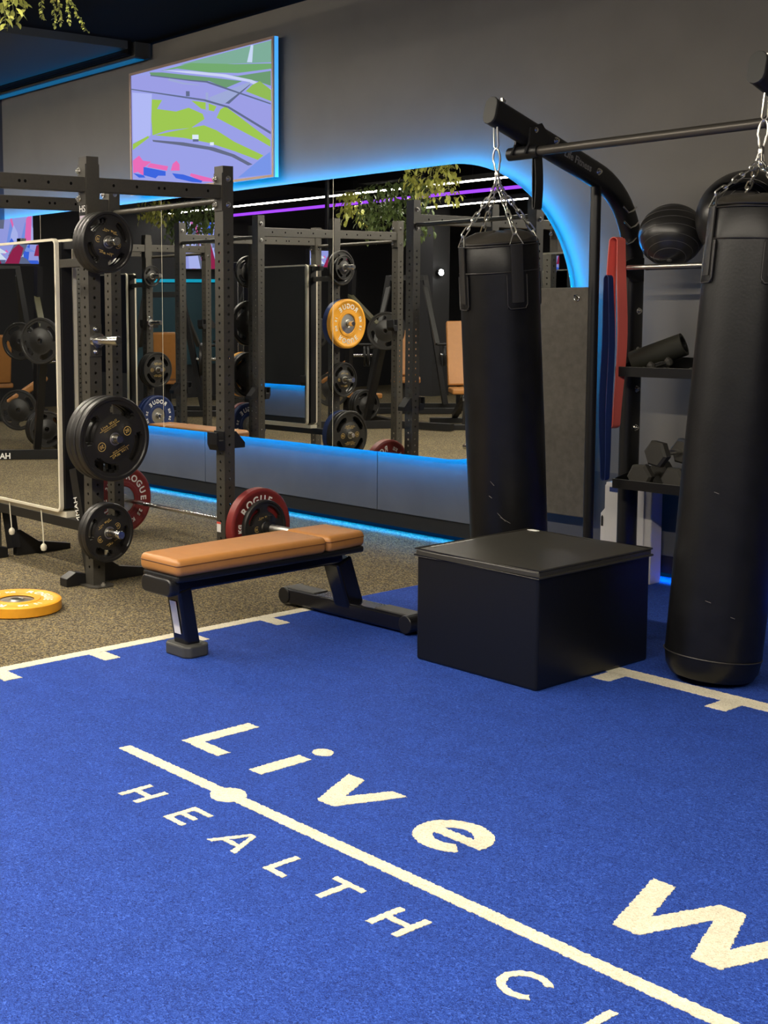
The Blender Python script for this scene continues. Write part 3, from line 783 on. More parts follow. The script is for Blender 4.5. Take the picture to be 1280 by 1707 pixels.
# ------------------------------------------------------------------ flat bench (axis along +y, near foot at y=0)
def make_bench(label):
    t = thing('flat_bench', label, 'bench')
    def pad(y0_, y1_, wn, wf, nm):
        mb = MB()
        mb.prism([(-wn/2, y0_), (wn/2, y0_), (wf/2, y1_), (-wf/2, y1_)], 0.372, 0.448, 'xy')
        p = mb.build(nm, M_TAN, t, bevel=0.026, seg=4); p.data.shade_smooth()
        mb = MB()
        k = 0.0285
        e = 0.0006
        loop = [(-wn/2-e, y0_-e), (wn/2+e, y0_-e), (wf/2+e, y1_+e), (-wf/2-e, y1_+e)]
        rr = []
        for i in range(4):
            a = Vector((*loop[i-1], 0)); b_ = Vector((*loop[i], 0)); c = Vector((*loop[(i+1) % 4], 0))
            r_ = 0.027
            p0_ = b_+(a-b_).normalized()*r_; p1_ = b_+(c-b_).normalized()*r_
            for q in range(5):
                tt = q/4; v_ = p0_*(1-tt)**2+b_*2*tt*(1-tt)+p1_*tt**2
                rr.append((v_.x, v_.y, 0.421))
        mb.tube(rr, 0.0022, 6, closed=True); mb.build('stitching', M_TANS, p)
    pad(-.14, .72, .27, .30, 'seat_pad'); pad(.728, .985, .30, .27, 'head_pad')
    MB().prism([(-.12, -.13), (.12, -.13), (.135, .975), (-.135, .975)], 0.345, 0.376, 'xy').build('pad_tray', M_BLACKS, t, bevel=0.01)
    MB().bounds(-.045, .045, -.10, .93, 0.285, 0.346).build('main_beam', M_BLACK, t, bevel=0.012, seg=3)
    MB().bar((0, .02, 0.03), (0, -.03, 0.30), 0.095, 0.075, up=(0, 1, 0)).build('leg', M_BLACK, t, bevel=0.012, seg=3)
    mb = MB(); mb.prism([(-.085, -.03), (-.06, -.055), (.06, -.055), (.085, -.03), (.085, .06), (.06, .085), (-.06, .085), (-.085, .06)], 0.0, 0.052, 'xy'); mb.build('foot', M_GREY, t, bevel=0.008)
    MB().bar((0, 1.015, 0.07), (0, .93, 0.30), 0.105, 0.10, up=(0, 1, 0)).build('leg', M_BLACK, t, bevel=0.012, seg=3)
    mb = MB(); mb.prism(rounded(-.43, .43, 0.012, 0.088, 0.036), .965, 1.085, 'xz'); cb = mb.build('cross_foot', M_BLACK, t, bevel=0.012, seg=3)
    for s in (-1, 1):
        mb = MB(); mb.bounds(min(s*.20, s*.41), max(s*.20, s*.41), .975, 1.075, 0.082, 0.093); mb.build('tread_cover', M_GREY, cb, bevel=0.004)
        mb = MB(); mb.prism(rounded(s*.40-.038, s*.40+.038, 0.008, 0.092, 0.038), .958, 1.092, 'xz'); mb.build('end_cap', M_BLACKS, cb, bevel=0.01, seg=3)
        mb = MB(); mb.bounds(s*.36-.02, s*.36+.02, .99, 1.06, 0.0, 0.012); mb.build('rubber_pad', M_GREY, cb)
    mb = MB(); mb.prism(rounded(-.105, .105, 0.285, 0.362, 0.03), -.155, -.10, 'xz'); mb.build('handle_grip', M_BLACKS, t, bevel=0.012, seg=3)
    R_ = Matrix.Rotation(math.atan2(.05, .27), 3, 'X')
    mb = MB(); mb.box((0.0, -.0485, 0.17), (.042, .0012, .15), R_); sk = mb.build('warning_label', M_STICK, t)
    mb = MB(); mb.box((0.0, -.0555, 0.233), (.036, .0012, .018), R_); mb.build('label_band', M_STICKR, sk)
    mb = MB()
    for i in range(8): mb.box((0.0, -.0512+i*-.0, 0.11+.014*i), (.028, .0012, .003), R_)
    return t
bench = make_bench('tan padded flat bench standing on the edge of the blue turf')
bench.location = (-4.365, 3.345, 0.004); bench.rotation_euler = (0, 0, 0.02)
bench2 = copy_tree(bench); bench2['label'] = 'tan flat bench by the wall in the second rack, seen in the mirror'
bench2.location = (-8.55, 5.28, 0.0); bench2.rotation_euler = (0, 0, PI/2)
bench['group'] = bench2['group'] = 'tan flat benches'

# ------------------------------------------------------------------ plyometric box
bx = thing('plyo_box', 'low black padded plyometric box on the blue turf', 'box', (-3.38, 4.43, 0.004))
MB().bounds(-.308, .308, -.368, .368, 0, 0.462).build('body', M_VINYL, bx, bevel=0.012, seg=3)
mb = MB(); N = 16
vs = []; fs = []
for i in range(N+1):
    for j in range(N+1):
        u, v = -1+2*i/N, -1+2*j/N
        vs.append((u*.312, v*.372, 0.474+0.010*(1-u**4)*(1-v**4)+0.0022*math.sin(5*u+2*v)*math.sin(4*v+1)))
for i in range(N):
    for j in range(N): fs.append((i*(N+1)+j, (i+1)*(N+1)+j, (i+1)*(N+1)+j+1, i*(N+1)+j+1))
mb.add(vs, fs)
bord = [i*(N+1) for i in range(N+1)]+[N*(N+1)+j for j in range(1, N+1)]+[i*(N+1)+N for i in range(N-1, -1, -1)]+[j for j in range(N-1, 0, -1)]
nb = len(mb.v)
for i in bord: mb.v.append(Vector((mb.v[i].x, mb.v[i].y, 0.442)))
for q in range(len(bord)):
    q2 = (q+1) % len(bord)
    mb.f.append((bord[q], bord[q2], nb+q2, nb+q))
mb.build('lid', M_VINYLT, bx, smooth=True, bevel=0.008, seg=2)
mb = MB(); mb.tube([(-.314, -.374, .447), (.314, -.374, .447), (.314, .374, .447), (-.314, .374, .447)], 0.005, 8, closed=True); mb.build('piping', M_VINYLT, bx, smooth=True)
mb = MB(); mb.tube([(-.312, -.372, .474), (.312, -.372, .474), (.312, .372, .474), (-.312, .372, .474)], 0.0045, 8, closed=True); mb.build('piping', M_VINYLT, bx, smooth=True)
mb = MB(); mb.prism([(-.285, .33), (-.235, .325), (-.23, .345), (-.27, .352)], .478, .4805, 'xy'); mb.build('logo_print', M_WHITE, bx)
mb = MB()
for i in range(9):
    y_ = -.30+i*.03
    mb.prism([(-.292, y_), (-.278, y_), (-.278, y_+.018+.006*(i % 2)), (-.292, y_+.02)], .4755, .4785, 'xy')
mb.build('logo_print', mat('faded_print', (0.35, 0.34, 0.32), 0.6), bx)

# ------------------------------------------------------------------ punching bags
LINK = None
def link_mesh():
    mb = MB(); P = []
    a, b_ = 0.0100, 0.0140
    for k in range(9): P.append((a*math.cos(PI*k/8), 0, b_+a*math.sin(PI*k/8)))
    for k in range(9): P.append((-a*math.cos(PI*k/8), 0, -b_-a*math.sin(PI*k/8)))
    mb.tube(P, 0.0035, 6, closed=True)
    return mb.mesh('link', True)
LINK = link_mesh()
def make_bag(label, base, top, hang, Lb, scuff, a0deg):
    base = Vector(base); top = Vector(top); ax = (top-base).normalized()
    q = Vector((0, 0, 1)).rotation_difference(ax)
    t = thing('punching_bag', label, 'punching bag', base, 'black hanging punching bags')
    t.rotation_mode = 'QUATERNION'; t.rotation_quaternion = q
    R = 0.180
    prof = [(0.02, 0.004), (0.11, 0.0), (0.150, 0.012), (0.170, 0.045), (0.178, 0.10), (R, 0.35), (R+.002, 0.8), (R, 1.3), (R-.002, Lb-.15), (R-.004, Lb-.02), (R-.016, Lb)]
    n_ = 56; mb = MB(); mb.lathe(prof, 'z', n=n_)
    for v in mb.v:
        a = math.atan2(v.y, v.x)
        f_ = 1+0.006*math.sin(3*a+v.z*2.1)+0.004*math.sin(5*a-v.z*4)
        if v.z > Lb-.2: f_ += 0.012*math.sin(2*a+.6)
        v.x *= f_; v.y *= f_
    mb.build('body', M_LEATHER, t, smooth=True)
    mb = MB(); mb.lathe([(R-.014, Lb-.012), (R-.010, Lb+.004), (R-.03, Lb+.022), (0.10, Lb+.042), (0.03, Lb+.048)], 'z', n=n_)
    for v in mb.v:
        a = math.atan2(v.y, v.x); v.z += 0.007*math.sin(2*a+1)*min(1, math.hypot(v.x, v.y)/.12)+.004*math.sin(5*a)
    mb.build('top_cover', mat('bag_cover', (0.040, 0.036, 0.030), 0.34, bump=0.1, bscale=40), t, smooth=True)
    for z, rr in ((Lb-.004, R-.003), (Lb-.016, R-.001), (Lb-.135, R+.0), (0.10, .179)):
        mb = MB(); mb.tube([((rr+.0015)*math.cos(2*PI*k/48), (rr+.0015)*math.sin(2*PI*k/48), z) for k in range(48)], 0.0026, 6, closed=True)
        mb.build('seam_piping', M_PIPING, t, smooth=True)
    qi = q.inverted()
    hl = qi @ (Vector(hang)-base)
    A0 = math.radians(a0deg)
    for k in range(4):
        a = A0+k*PI/2; ca, sa = math.cos(a), math.sin(a)
        def cyl_patch(w_, z0, z1, r_, nseg=8):
            mb = MB(); vs = []; h_ = w_/2/r_
            for zz in (z0, z1):
                for rr in (r_, r_-.006):
                    for i in range(nseg+1):
                        an = a-h_+2*h_*i/nseg
                        vs.append((rr*math.cos(an), rr*math.sin(an), zz))
            m_ = nseg+1; fs = []
            for i in range(nseg):
                fs += [(i, i+1, 2*m_+i+1, 2*m_+i), (m_+i, m_+i+1, 3*m_+i+1, 3*m_+i), (i, i+1, m_+i+1, m_+i), (2*m_+i, 2*m_+i+1, 3*m_+i+1, 3*m_+i)]
            fs += [(0, m_, 3*m_, 2*m_), (nseg, m_+nseg, 3*m_+nseg, 2*m_+nseg)]
            return mb.add(vs, fs)
        cyl_patch(.095, Lb-.30, Lb-.14, R+.004).build('strap_patch', M_LEATHER, t, smooth=True)
        st_ = cyl_patch(.058, Lb-.275, Lb-.012, R+.008).build('strap', mat('bag_strap', (0.020, 0.019, 0.018), 0.4), t, smooth=True)
        h_ = .047/R
        loop = [((R+.0055)*math.cos(a-h_), (R+.0055)*math.sin(a-h_), Lb-.15), ((R+.0055)*math.cos(a-h_), (R+.0055)*math.sin(a-h_), Lb-.285)]
        loop += [((R+.0065)*math.cos(a-h_*.75+1.5*h_*i/6), (R+.0065)*math.sin(a-h_*.75+1.5*h_*i/6), Lb-.302) for i in range(7)]
        loop += [((R+.0055)*math.cos(a+h_), (R+.0055)*math.sin(a+h_), Lb-.285), ((R+.0055)*math.cos(a+h_), (R+.0055)*math.sin(a+h_), Lb-.15)]
        MB().tube(loop, 0.0026, 6).build('seam_piping', M_PIPING, st_, smooth=True)
        # triangular ring
        tx = Vector((-sa, ca, 0)); c_ = Vector(((R+.004)*ca, (R+.004)*sa, Lb-.012)); ctop = hl-Vector((0, 0, .20))
        dch = (Vector(((R-.02)*ca, (R-.02)*sa, Lb+.04))-ctop)
        apex = c_+Vector((-.012*ca, -.012*sa, .052))
        MB().tube([c_+tx*.032, c_-tx*.032, apex-tx*.005, apex+tx*.005], 0.0032, 6, closed=True).build('d_ring', M_ZINC, t, smooth=True)
        # chain links from the apex up to the hanger
        ch = bpy.data.objects.new('chain', None); COL.objects.link(ch); ch.parent = t; ch.location = apex
        top_ = ctop; dv = top_-apex; nl = max(3, int(dv.length/0.036)); d_ = dv.normalized()
        qq = Vector((0, 0, 1)).rotation_difference(d_)
        sc = dv.length/nl/0.036
        for i in range(nl):
            lo = bpy.data.objects.new('link', LINK); COL.objects.link(lo); lo.parent = ch
            if not LINK.materials: LINK.materials.append(M_ZINC)
            lo.location = d_*(dv.length*(i+.5)/nl)
            lo.rotation_mode = 'QUATERNION'
            lo.rotation_quaternion = qq @ Matrix.Rotation((i % 2)*PI/2+.3*k, 3, 'Z').to_quaternion()
            lo.scale = (1, 1, sc)
        MB().tube([top_+Vector((0, 0, 0)), top_+Vector((.008*ca, .008*sa, .012)), top_+Vector((.016*ca, .016*sa, .002)), top_+Vector((.003*ca, .003*sa, .055))], 0.0034, 6).build('chain_hook', M_ZINC, t, smooth=True)
    # carabiner and swivel
    cb = []
    for k in range(24):
        a = 2*PI*k/24
        cb.append((hl.x+.017*math.cos(a)*(1 if math.sin(a) > -.2 else .7), hl.y+.004*math.cos(a), hl.z-.095+.055*math.sin(a)))
    MB().tube(cb, 0.0048, 8, closed=True).build('carabiner', M_ZINC, t, smooth=True)
    MB().lathe([(0.011, hl.z-.17), (0.013, hl.z-.155), (0.010, hl.z-.145), (0.007, hl.z-.138)], 'z', (hl.x, hl.y, 0), 12).build('swivel', M_ZINC, t, smooth=True)
    MB().tube([(hl.x-.010, hl.y, hl.z+.065), (hl.x-.012, hl.y, hl.z-.03), (hl.x, hl.y, hl.z-.046), (hl.x+.012, hl.y, hl.z-.03), (hl.x+.010, hl.y, hl.z+.065)], 0.0042, 8).build('hanger_shackle', M_ZINC, t, smooth=True)
    # scuffs
    for (az, z0, z1, da) in scuff:
        a0 = math.radians(az); P = []
        for i in range(5):
            a = a0+da*i/4; P.append(((R+.0015)*math.cos(a), (R+.0015)*math.sin(a), z0+(z1-z0)*i/4))
        MB().tube(P, 0.0011, 4).build('scuff_mark', mat('scuff', (0.16, 0.15, 0.14), 0.6), t)
    return t
XB1, XB2 = -3.96, -2.70
make_bag('black leather punching bag hanging behind the padded box', (-3.975, 5.045, 0.07), (-3.96, 4.893, 1.79), (XB1, 4.865, 2.245), 1.72, [(-62, .45, .42, .25), (-66, .47, .43, .2), (-75, .62, .60, .1), (-78, .55, .54, .08)], -26)
make_bag('black leather punching bag at the right edge, its base near the floor', (-2.755, 4.735, 0.012), (-2.70, 4.885, 1.86), (XB2, 4.895, 2.225), 1.85, [(-75, .33, .325, .12), (-45, .28, .275, .09), (-78, .75, .745, .1)], -37)

# ------------------------------------------------------------------ boxing rig with storage
rig = thing('boxing_rig', 'black steel boxing rig with two curved arms and storage shelves', 'boxing rig', (XB1, 5.95, 0))
def RM(): return MB(rig.location)
def oblong(w_, h_, n=6):
    r_ = w_/2; o = []
    for cz, a in ((h_/2-r_, 0.0), (-h_/2+r_, PI)):
        o += [(r_*math.cos(a+PI*k/n), cz+r_*math.sin(a+PI*k/n)) for k in range(n+1)]
    return o
def sweep(X, path, w_, h_):
    prof = oblong(w_, h_); m_ = len(prof); P = [Vector((0, y, z)) for y, z in path]; vs = []; fs = []
    for i, p in enumerate(P):
        d = (P[min(i+1, len(P)-1)]-P[max(i-1, 0)]).normalized()
        up = Vector((0, -d.z, d.y))
        for u, v in prof: vs.append((X+u, *(p+up*v)[1:]))
    for i in range(len(P)-1):
        for j in range(m_):
            k = (j+1) % m_; fs.append((i*m_+j, i*m_+k, (i+1)*m_+k, (i+1)*m_+j))
    fs += [tuple(range(m_-1, -1, -1)), tuple((len(P)-1)*m_+j for j in range(m_))]
    return vs, fs
tip = (4.83, 2.372); k1 = (5.62, 2.125)
for X in (XB1, XB2, XB2+1.26):
    path = [tip, (5.2, 2.256)]
    c0_ = Vector(k1); c1_ = Vector((5.96, 2.02)); c2_ = Vector((5.965, 1.62))
    for q in range(15):
        tt = q/14; p = c0_*(1-tt)**2+c1_*2*tt*(1-tt)+c2_*tt**2; path.append(tuple(p))
    path += [(5.965, 1.0), (5.965, 0.05)]
    mb = RM(); mb.add(*sweep(X, path, 0.068, 0.125)); bo = mb.build('curved_arm', M_BLACKS, rig, smooth=True)
    # end cap and rim
    d = Vector((0, tip[0]-5.2, tip[1]-2.256)).normalized()
    mb = RM(); mb.add(*sweep(X, [(tip[0]+.002, tip[1]), (tip[0]-.012, tip[1]+.0035)], 0.070, 0.128)); mb.build('end_cap', M_GREY, bo, bevel=0.003)
    q = obj('bolt', BOLTZ, M_ZINC, bo, loc=Vector((X, 4.905, 2.414))-rig.location); q.scale = (1.2, 1.2, 1.2)
    for yy, zz in ((5.10, 2.30), (5.26, 2.262), (5.60, 2.135), (5.965, 1.45), (5.965, 1.25), (5.965, 1.05), (5.965, 0.85)):
        obj('bolt', BOLTX, M_ZINC, bo, loc=Vector((X+.033, yy, zz))-rig.location)
    mb = RM()
    sl = math.atan2(2.256-2.372, 5.2-4.83)
    cy_, cz_ = 5.435, 2.178
    def lfn(u, v, w_, X=X): return (X+.0342+w_, cy_+u*math.cos(sl)-v*math.sin(sl), cz_+u*math.sin(sl)+v*math.cos(sl))
    text_into(mb, 'Life Fitness', 0.050, lfn, bold=0.001); mb.build('lettering', mat('grey_print', (0.18, 0.175, 0.165), 0.5), bo)
    RM().cyl((X, 5.63, 0.012), (X, 5.63, 2.10), 0.0255, 20).build('front_post', M_BLACKS, rig, smooth=True)
    RM().bounds(X-.06, X+.06, 5.50, 6.07, 0.004, 0.05).build('floor_foot', M_BLACKS, rig, bevel=0.008)
    # pull-up bar bracket
    mb = RM(); mb.prism([(5.02, 2.188), (5.12, 2.188), (5.20, 2.27), (5.14, 2.335), (5.06, 2.31), (5.05, 2.24)], X-.044, X-.034, 'yz'); mb.prism([(5.02, 2.188), (5.12, 2.188), (5.20, 2.27), (5.14, 2.335), (5.06, 2.31), (5.05, 2.24)], X+.034, X+.044, 'yz'); mb.build('bar_bracket', M_BLACKS, bo)
    RM().cyl((X-.085, 5.07, 2.198), (X+.085, 5.07, 2.198), 0.031, 18).build('bar_socket', M_BLACKS, bo, smooth=True)
    # lower tie between the two posts
    RM().cyl((X, 5.63, 0.16), (X, 5.94, 0.16), 0.02, 12).build('tie_rod', M_BLACKS, rig, smooth=True)
RM().cyl((XB1, 5.07, 2.198), (XB2+1.26, 5.07, 2.198), 0.0215, 18).build('pull_up_bar', mat('bar_dark_steel', (0.10, 0.092, 0.08), 0.4, 0.6), rig, smooth=True)
# J hooks behind the first arm
for (yy, zz, L_) in ((5.90, 1.955, .10), (5.92, 1.88, .11), (5.90, 1.80, .085)):
    mb = RM(); mb.tube([(XB1+.03, yy+.03, zz+.02), (XB1+.045, yy-.02, zz), (XB1+.045, yy-.06, zz-.012), (XB1+.045, yy-.06-L_*.5, zz+.018)], 0.0045, 8); mb.build('band_hook', M_CHROME, rig, smooth=True)
# ball rods and trays between the arms
for y in (5.80, 5.96):
    RM().cyl((XB1+.075, y, 1.668), (XB2+1.2, y, 1.668), 0.0125, 14).build('ball_rod', M_STEEL if y < 5.9 else M_BLACKS, rig, smooth=True)
for X in (XB1+.04, XB2-.045, XB2+.045):
    mb = RM(); mb.prism([(5.785, 1.65), (5.785, 1.688), (5.90, 1.72), (5.99, 1.72), (5.99, 1.60), (5.90, 1.60)], X-.003, X+.003, 'yz'); mb.build('rod_bracket', M_BLACKS, rig)
for z in (1.125, 0.555):
    x0, x1, y0_, y1_ = XB1+.045, XB2-.045, 5.76, 6.06
    mb = RM(); mb.bounds(x0, x1, y0_, y1_, z, z+.004); mb.bounds(x0, x1, y0_, y0_+.004, z+.004, z+.046); mb.bounds(x0, x1, y1_-.004, y1_, z+.004, z+.09)
    mb.prism([(y0_+.004, z+.004), (y1_-.004, z+.004), (y1_-.004, z+.10), (y0_+.004, z+.046)], x0, x0+.004, 'yz'); mb.prism([(y0_+.004, z+.004), (y1_-.004, z+.004), (y1_-.004, z+.10), (y0_+.004, z+.046)], x1-.004, x1, 'yz')
    tr = mb.build('tray', M_BLACKS, rig)
    RM().tube([(x0, y0_+.002, z+.047), (x1, y0_+.002, z+.047)], 0.0025, 6).build('tray_lip', M_GREY, tr)

# ------------------------------------------------------------------ gym balls
def ball(label, c, r_, rings, axis):
    t = thing('gym_ball', label, 'ball', (c[0], c[1], c[2]-r_), 'black gym balls on the rack')
    mb = MB(); k = 24
    mb.lathe([(max(.002, r_*math.sin(PI*i/k)), r_-r_*math.cos(PI*i/k)) for i in range(k+1)], 'z', n=40); mb.build('shell', M_BALL, t, smooth=True)
    A = Vector(axis).normalized(); q = Vector((0, 0, 1)).rotation_difference(A).to_matrix()
    for th in rings:
        P = [q @ Vector((r_*1.0005*math.sin(th)*math.cos(2*PI*i/48), r_*1.0005*math.sin(th)*math.sin(2*PI*i/48), r_*1.0005*math.cos(th)))+Vector((0, 0, r_)) for i in range(48)]
        MB().tube(P, 0.0013, 5, closed=True).build('moulded_ring', M_BALLR, t, smooth=True)
    P = q @ Vector((0, 0, r_))+Vector((0, 0, r_))
    mb = MB(); mb.lathe([(0.012, r_-.002), (0.012, r_+.002), (0.006, r_+.003)], 'z', n=14)
    for v in mb.v: v.xyz = q @ v
    mb.off = Vector((0, 0, -r_)); mb.build('valve', M_BALLR, t)
ball('smaller black gym ball on the rods beside the curved arm', (-3.70, 5.88, 1.822), 0.153, [.5, .75, 1.0, 1.3, 1.57, 1.85, 2.1], (0.3, -.55, -.9))
ball('larger black gym ball on the rods behind the right punching bag', (-3.322, 5.88, 1.885), 0.218, [.1, .2, .35, .5, .62], (0.45, -.85, .25))

# ------------------------------------------------------------------ resistance bands
def band(label, x, yc, wd, ztop, zbot, gap, material, lean):
    t = thing('resistance_band', label, 'resistance band', (x, yc, zbot))
    th = 0.004; path = []
    n_ = 14
    for i in range(n_+1):
        a = PI*i/n_; path.append((gap/2*math.cos(a), ztop-.02+.02*math.sin(a)))
    for i in range(1, 12):
        f_ = i/12; path.append((-gap/2*(1+.4*math.sin(PI*f_)), ztop-.02-(ztop-zbot-.04)*f_))
    for i in range(n_+1):
        a = PI+PI*i/n_; path.append((gap/2*math.cos(a), zbot+.02+.02*math.sin(a)))
    for i in range(1, 12):
        f_ = 1-i/12; path.append((gap/2*(1+.7*math.sin(PI*f_)), ztop-.02-(ztop-zbot-.04)*f_))
    mb = MB(t.location); k = len(path); vs = []
    for i, (u, z) in enumerate(path):
        pu, pz = path[i-1]; nu, nz = path[(i+1) % k]
        d = Vector((nu-pu, nz-pz)).normalized(); nn = Vector((-d.y, d.x))*th/2
        tw = lean*math.sin(3*(z-zbot))
        for s in (1, -1):
            for e in (-wd/2, wd/2):
                vs.append((x+u+nn.x*s+tw*e, yc+e+.006*math.sin(9*z+x), z+nn.y*s))
    fs = []
    for i in range(k):
        j = (i+1) % k
        fs += [(4*i, 4*i+1, 4*j+1, 4*j), (4*i+2, 4*i+3, 4*j+3, 4*j+2), (4*i, 4*i+2, 4*j+2, 4*j), (4*i+1, 4*i+3, 4*j+3, 4*j+1)]
    mb.add(vs, fs); mb.build('loop', material, t, smooth=True)
band('wide red resistance band hanging from the rig hooks', XB1+.03, 5.775, 0.062, 1.82, 0.86, 0.045, M_BANDR, .2)
band('narrow dark blue resistance band hanging beside the red one', XB1+.045, 5.69, 0.036, 1.63, 0.60, 0.026, M_BANDB, .3)
band('thin black strap hanging from the pull-up bar near the boom', XB1+.05, 5.10, 0.055, 2.19, 1.935, 0.012, M_BLACKS, 0.0)

# ------------------------------------------------------------------ mat on the wall
mt = thing('exercise_mat', 'grey foam exercise mat hanging on the wall behind the punching bag', 'mat', (-4.63, 6.12, 0.31))
MB(mt.location).prism(rounded(-4.93, -4.325, 0.31, 1.58, 0.012), 6.105, 6.137, 'xz').build('sheet', M_MAT, mt, bevel=0.006)
for xx in (-4.40, -4.86):
    mb = MB(mt.location); mb.tube([(xx+.016*math.cos(2*PI*k/20), 6.1035, 1.52+.016*math.sin(2*PI*k/20)) for k in range(20)], 0.004, 6, closed=True); mb.build('eyelet', M_CHROME, mt, smooth=True)
    mb = MB(mt.location); mb.tube([(xx, 6.14, 1.524), (xx, 6.09, 1.524), (xx+.004, 6.08, 1.535)], 0.006, 8); mb.build('wall_hook', M_CHROME, mt, smooth=True)

# white bin against the wall
wb = thing('storage_bin', 'white plastic bin against the wall behind the rig post', 'bin', (-4.05, 6.15, 0.004))
def WM(): return MB((-4.05, 6.15, 0.0))
mb = WM(); mb.prism([(-4.215, 0.0), (-3.905, 0.0), (-3.905, 0.525), (-4.185, 0.525), (-4.19, 0.38), (-4.215, 0.35)], 6.10, 6.2, 'xz'); mb.build('body', M_WHITEP, wb, bevel=0.006)
mb = WM(); mb.bounds(-4.185, -3.945, 6.092, 6.10, 0.03, 0.51); mb.build('front_panel', M_WHITEP, wb, bevel=0.004)
mb = WM(); mb.bounds(-4.155, -4.10, 6.090, 6.0925, 0.475, 0.50); mb.build('blue_label', M_BANDB, wb)
mb = WM(); mb.prism([(-4.208, .28), (-4.196, .28), (-4.196, .33), (-4.202, .34), (-4.208, .33)], 6.097, 6.1015, 'xz'); mb.build('latch', M_BLACKS, wb)

# ------------------------------------------------------------------ items on the trays
fr = thing('foam_roller', 'dark olive foam roller lying across the upper tray', 'foam roller', (-3.76, 5.90, 1.13))
a_, b2_ = Vector((-3.89, 5.875, 1.190)), Vector((-3.66, 5.955, 1.285))
d = (b2_-a_).normalized()
mb = MB(fr.location); mb.tube([a_, b2_], 0.058, 28, caps=False); mb.build('tube', M_FOAM, fr, smooth=True)
mb = MB(fr.location); mb.tube([a_+d*.003, b2_-d*.003], 0.042, 24, caps=False); mb.build('inner_core', M_BLACKS, fr, smooth=True)
mb = MB(fr.location)
for c in (a_, b2_):
    u = d.cross(Vector((0, 0, 1))).normalized(); v = u.cross(d); vs = []
    for r_ in (.058, .042): vs += [c+u*r_*math.cos(2*PI*i/28)+v*r_*math.sin(2*PI*i/28) for i in range(28)]
    mb.add(vs, [(i, (i+1) % 28, 28+(i+1) % 28, 28+i) for i in range(28)])
mb.build('end_face', M_FOAM, fr)
am = thing('ab_mat', 'curved black ab mat on the upper tray beside the right bag', 'mat', (-3.40, 5.90, 1.13))
mb = MB(am.location); mb.prism([(-3.50+.20*i/14, 1.13+.115*math.sin(PI*i/14)**.8) for i in range(15)], 5.80, 6.02, 'xz'); mb.build('cushion', M_FOAM, am, bevel=0.006)
mb = MB(am.location); mb.prism([(-3.47+.14*i/14, 1.131+.07*math.sin(PI*i/14)**.8) for i in range(15)], 5.797, 5.803, 'xz'); mb.build('end_panel', M_BLACKS, am)
HEXP = {}
def dumbbell(label, p0, p1, r_, group, hl=0.055):
    p0 = Vector(p0); p1 = Vector(p1); d = (p1-p0).normalized(); L = (p1-p0).length
    q = Vector((0, 0, 1)).rotation_difference(d)
    t = thing('dumbbell', label, 'dumbbell', p0, group); t.rotation_mode = 'QUATERNION'; t.rotation_quaternion = q
    for z0, z1 in ((0, hl), (L-hl, L)):
        mb = MB(); ch = .012
        mb.lathe([(r_-ch, z0), (r_, z0+ch), (r_, z1-ch), (r_-ch, z1)], 'z', n=6); mb.build('hex_head', M_HEX, t)
    mb = MB(); mb.lathe([(0.012, hl), (0.0145, L/2), (0.012, L-hl)], 'z', n=14, cap=False); mb.build('handle', M_CHROME, t, smooth=True)
dumbbell('hex dumbbell on top of the pile on the lower tray', (-3.695, 5.775, 0.745), (-3.66, 6.02, 0.745), 0.070, 'hex dumbbells on the lower tray')
dumbbell('hex dumbbell at the left bottom of the pile on the lower tray', (-3.785, 5.785, 0.622), (-3.80, 6.04, 0.622), 0.068, 'hex dumbbells on the lower tray')
dumbbell('hex dumbbell at the right bottom of the pile beside the bag', (-3.60, 5.785, 0.622), (-3.59, 6.04, 0.622), 0.068, 'hex dumbbells on the lower tray')
dumbbell('tiny dumbbell standing front left among the small ones on the upper tray', (-3.80, 5.80, 1.152), (-3.66, 5.82, 1.152), 0.022, 'tiny dumbbells on the upper tray', .035)
dumbbell('tiny dumbbell lying on top of the others on the upper tray', (-3.75, 5.79, 1.172), (-3.69, 5.90, 1.20), 0.026, 'tiny dumbbells on the upper tray', .035)
dumbbell('tiny dumbbell nearest the ab mat on the upper tray', (-3.66, 5.785, 1.154), (-3.545, 5.87, 1.154), 0.024, 'tiny dumbbells on the upper tray', .035)

# ------------------------------------------------------------------ hanging plants
def leaf_mesh(L, W):
    mb = MB()
    n_ = 5; vs = []; fs = []
    for i in range(n_+1):
        f_ = i/n_; w_ = W*math.sin(PI*min(1, f_*.96+.03))**.8; z = .12*L*math.sin(PI*f_)
        vs += [(-w_/2, f_*L, z+.10*w_), (0, f_*L, z), (w_/2, f_*L, z+.10*w_)]
    for i in range(n_):
        fs += [(3*i, 3*i+1, 3*i+4, 3*i+3), (3*i+1, 3*i+2, 3*i+5, 3*i+4)]
    mb.add(vs, fs)
    me = bpy.data.meshes.new('leaf'); me.from_pydata([tuple(v) for v in mb.v], [], mb.f); me.update(); me.shade_smooth()
    return me
LEAF = leaf_mesh(.055, .026); LEAF.materials.append(M_LEAF)
LEAFS = leaf_mesh(.020, .012); LEAFS.materials.append(M_LEAF)
pl = thing('hanging_plant', 'pale green trailing plant hanging from the ceiling in the top left corner', 'plant', (-5.95, 3.55, 2.95))
MB(pl.location).bounds(-6.5, -5.5, 3.3, 3.7, 3.22, 3.36).build('planter', M_CEIL, pl)
strands = []
